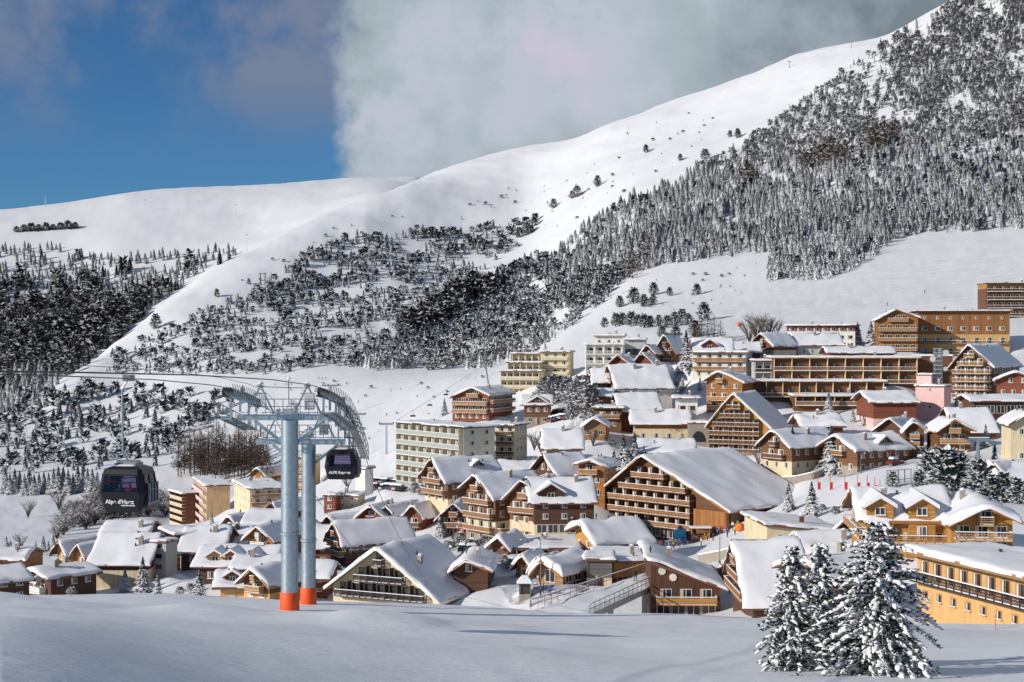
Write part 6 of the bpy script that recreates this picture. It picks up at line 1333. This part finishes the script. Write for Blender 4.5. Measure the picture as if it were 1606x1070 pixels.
def pillow(mb, c, a, ln, wd, q):
    """an elongated drooping lump of snow lying along a twig"""
    d = Vector((math.cos(a), math.sin(a), q.uniform(-.55, .1))); s = Vector((-math.sin(a), math.cos(a), 0)); b = len(mb.v); k = mb.mi('snow'); up = Vector((0, 0, 1)); n = 5
    for u, w in ((-1., .25), (-.4, .9), (.35, 1.), (1., .3)):
        o = c + d * ln * u - up * (.25 * ln * u * u); w *= wd * q.uniform(.8, 1.25)
        for i in range(n): t = 6.283 * i / n; mb.v.append(tuple(o + s * w * 1.15 * math.cos(t) + up * w * (.8 * math.sin(t) + .25)))
    for j in range(3):
        for i in range(n): i2 = (i + 1) % n; mb.f.append((b + j * n + i, b + j * n + i2, b + (j + 1) * n + i2, b + (j + 1) * n + i)); mb.m.append(k)
    mb.f.append(tuple(b + i for i in reversed(range(n)))); mb.m.append(k); mb.f.append(tuple(b + 3 * n + i for i in range(n))); mb.m.append(k)
def blade_(t, p, tip, wd, s2, q):
    d = tip - p; s = d.cross(Vector((0, 0, 1))); s = s.normalized() if s.length > 1e-5 else Vector((1, 0, 0))
    if s2: s = d.cross(s).normalized()
    b = len(t[0]); m = p + d * .45; t[0] += [tuple(p), tuple(m + s * wd), tuple(tip), tuple(m - s * wd)]; t[1].append((b, b + 1, b + 2, b + 3)); t[2].append(0)
near_spruce('slimmest great spruce, left edge of the snowy trio on the near slope', 1243, 196, 104, 56, 1, .72)
near_spruce('middle great spruce, pointed and half hidden behind the largest one', 1286, 190, 112, 58.5, 2, .68)
near_spruce('largest great spruce with heavy snow pillows, right of the trio', 1378, 238, 186, 53.5, 3, .5)
# ------------------------------------------------------------------ daylight
def world():
    w = bpy.data.worlds.new('World'); scene.world = w; w.use_nodes = True; nt = w.node_tree; nt.nodes.clear()
    out = N(nt, 'ShaderNodeOutputWorld'); bg = N(nt, 'ShaderNodeBackground'); nt.links.new(bg.outputs[0], out.inputs[0]); bg.inputs[1].default_value = .092
    sky = N(nt, 'ShaderNodeTexSky'); sky.sky_type = 'NISHITA'; sky.sun_disc = False; sky.sun_elevation = SUN_EL; sky.sun_rotation = SUN_AZ; sky.altitude = 2000; sky.dust_density = .3; sky.ozone_density = 4.; sky.air_density = 1.
    tint = N(nt, 'ShaderNodeMix', data_type='RGBA', blend_type='MULTIPLY'); tint.inputs[0].default_value = 1.; tint.inputs[7].default_value = (.42, .70, .87, 1); nt.links.new(sky.outputs[0], tint.inputs[6])
    tc = N(nt, 'ShaderNodeTexCoord'); sx = N(nt, 'ShaderNodeSeparateXYZ'); nt.links.new(tc.outputs['Generated'], sx.inputs[0])
    az = math_(nt, 'ARCTAN2', sx.outputs[0], sx.outputs[1]); el = sx.outputs[2]
    n1 = noise(nt, tc.outputs['Generated'], 9, 5, .55); n2 = noise(nt, tc.outputs['Generated'], 34, 4, .6); n3 = noise(nt, tc.outputs['Generated'], 4.2, 3, .5)
    # the grey cloud bank: a steep front to the left, open above
    e = math_(nt, 'ADD', az, math_(nt, 'MULTIPLY', math_(nt, 'SUBTRACT', n1.outputs[0], .5), .05)); e = math_(nt, 'ADD', e, math_(nt, 'MULTIPLY', math_(nt, 'SUBTRACT', n2.outputs[0], .5), .045))
    front = mapr(nt, e, -.126, -.102); back = mapr(nt, az, 1.2, 2.0, 1., 0.); bank = math_(nt, 'MULTIPLY', front, back)
    n4 = noise(nt, tc.outputs['Generated'], 16, 6, .6)
    wob = lambda k: math_(nt, 'MULTIPLY', math_(nt, 'SUBTRACT', n1.outputs[0] if k else n4.outputs[0], .5), .16)
    lum = math_(nt, 'ADD', .47, math_(nt, 'MULTIPLY', math_(nt, 'SUBTRACT', n4.outputs[0], .5), .85)); lum = math_(nt, 'ADD', lum, math_(nt, 'MULTIPLY', math_(nt, 'SUBTRACT', n2.outputs[0], .5), .3))
    for a0, e0, r0, g in ((-.066, .172, .06, .22), (.055, .215, .065, .30), (.0, .166, .028, .20), (-.03, .21, .10, .06)):   # lit billows
        da = math_(nt, 'ADD', math_(nt, 'SUBTRACT', az, a0), wob(0)); de = math_(nt, 'ADD', math_(nt, 'SUBTRACT', el, e0), wob(1))
        d = math_(nt, 'SQRT', math_(nt, 'ADD', math_(nt, 'MULTIPLY', da, da), math_(nt, 'MULTIPLY', de, de))); lum = math_(nt, 'ADD', lum, mapr(nt, d, 0., r0 * 1.5, g, 0.))
    lum = math_(nt, 'SUBTRACT', lum, mapr(nt, az, .07, .30, 0., .34))
    cl = ramp(nt, lum, [(.12, (2.1, 2.6, 3.0)), (.32, (3.4, 4.1, 4.7)), (.5, (4.2, 5.0, 5.5)), (.7, (5.3, 5.9, 6.7)), (.9, (6.4, 6.0, 7.4))])
    # thin mauve veils high in the blue part
    vn = math_(nt, 'ADD', math_(nt, 'MULTIPLY', n1.outputs[0], .6), math_(nt, 'MULTIPLY', n4.outputs[0], .55))
    vl = math_(nt, 'MULTIPLY', mapr(nt, vn, .47, .70), mapr(nt, el, .11, .20))
    c1 = mixc(nt, math_(nt, 'MULTIPLY', vl, .85), tint.outputs[2], (2.3, 2.6, 3.5)); c = mixc(nt, bank, c1, cl.outputs[0])
    nt.links.new(c, bg.inputs[0])
world()
sun = bpy.data.lights.new('sun', 'SUN'); sun.energy = 4.3; sun.angle = R(.5); sun.color = (1, .93, .83)
so = bpy.data.objects.new('sun', sun); C.objects.link(so)
sd = Vector((math.sin(SUN_AZ) * math.cos(SUN_EL), math.cos(SUN_AZ) * math.cos(SUN_EL), math.sin(SUN_EL)))
so.rotation_euler = (-sd).to_track_quat('-Z', 'Y').to_euler(); so.location = sd * 200
cam = bpy.data.cameras.new('camera'); cam.sensor_width = 36; cam.lens = 36 * F / 1606; cam.clip_start = .5; cam.clip_end = 12000
co = bpy.data.objects.new('camera', cam); co.rotation_euler = (R(90), 0, 0); C.objects.link(co); scene.camera = co
scene.view_settings.view_transform = 'Standard'; scene.view_settings.look = 'None'; scene.view_settings.exposure = 0.; scene.view_settings.gamma = 1.
scene.cycles.max_bounces = 5; scene.cycles.transparent_max_bounces = 8
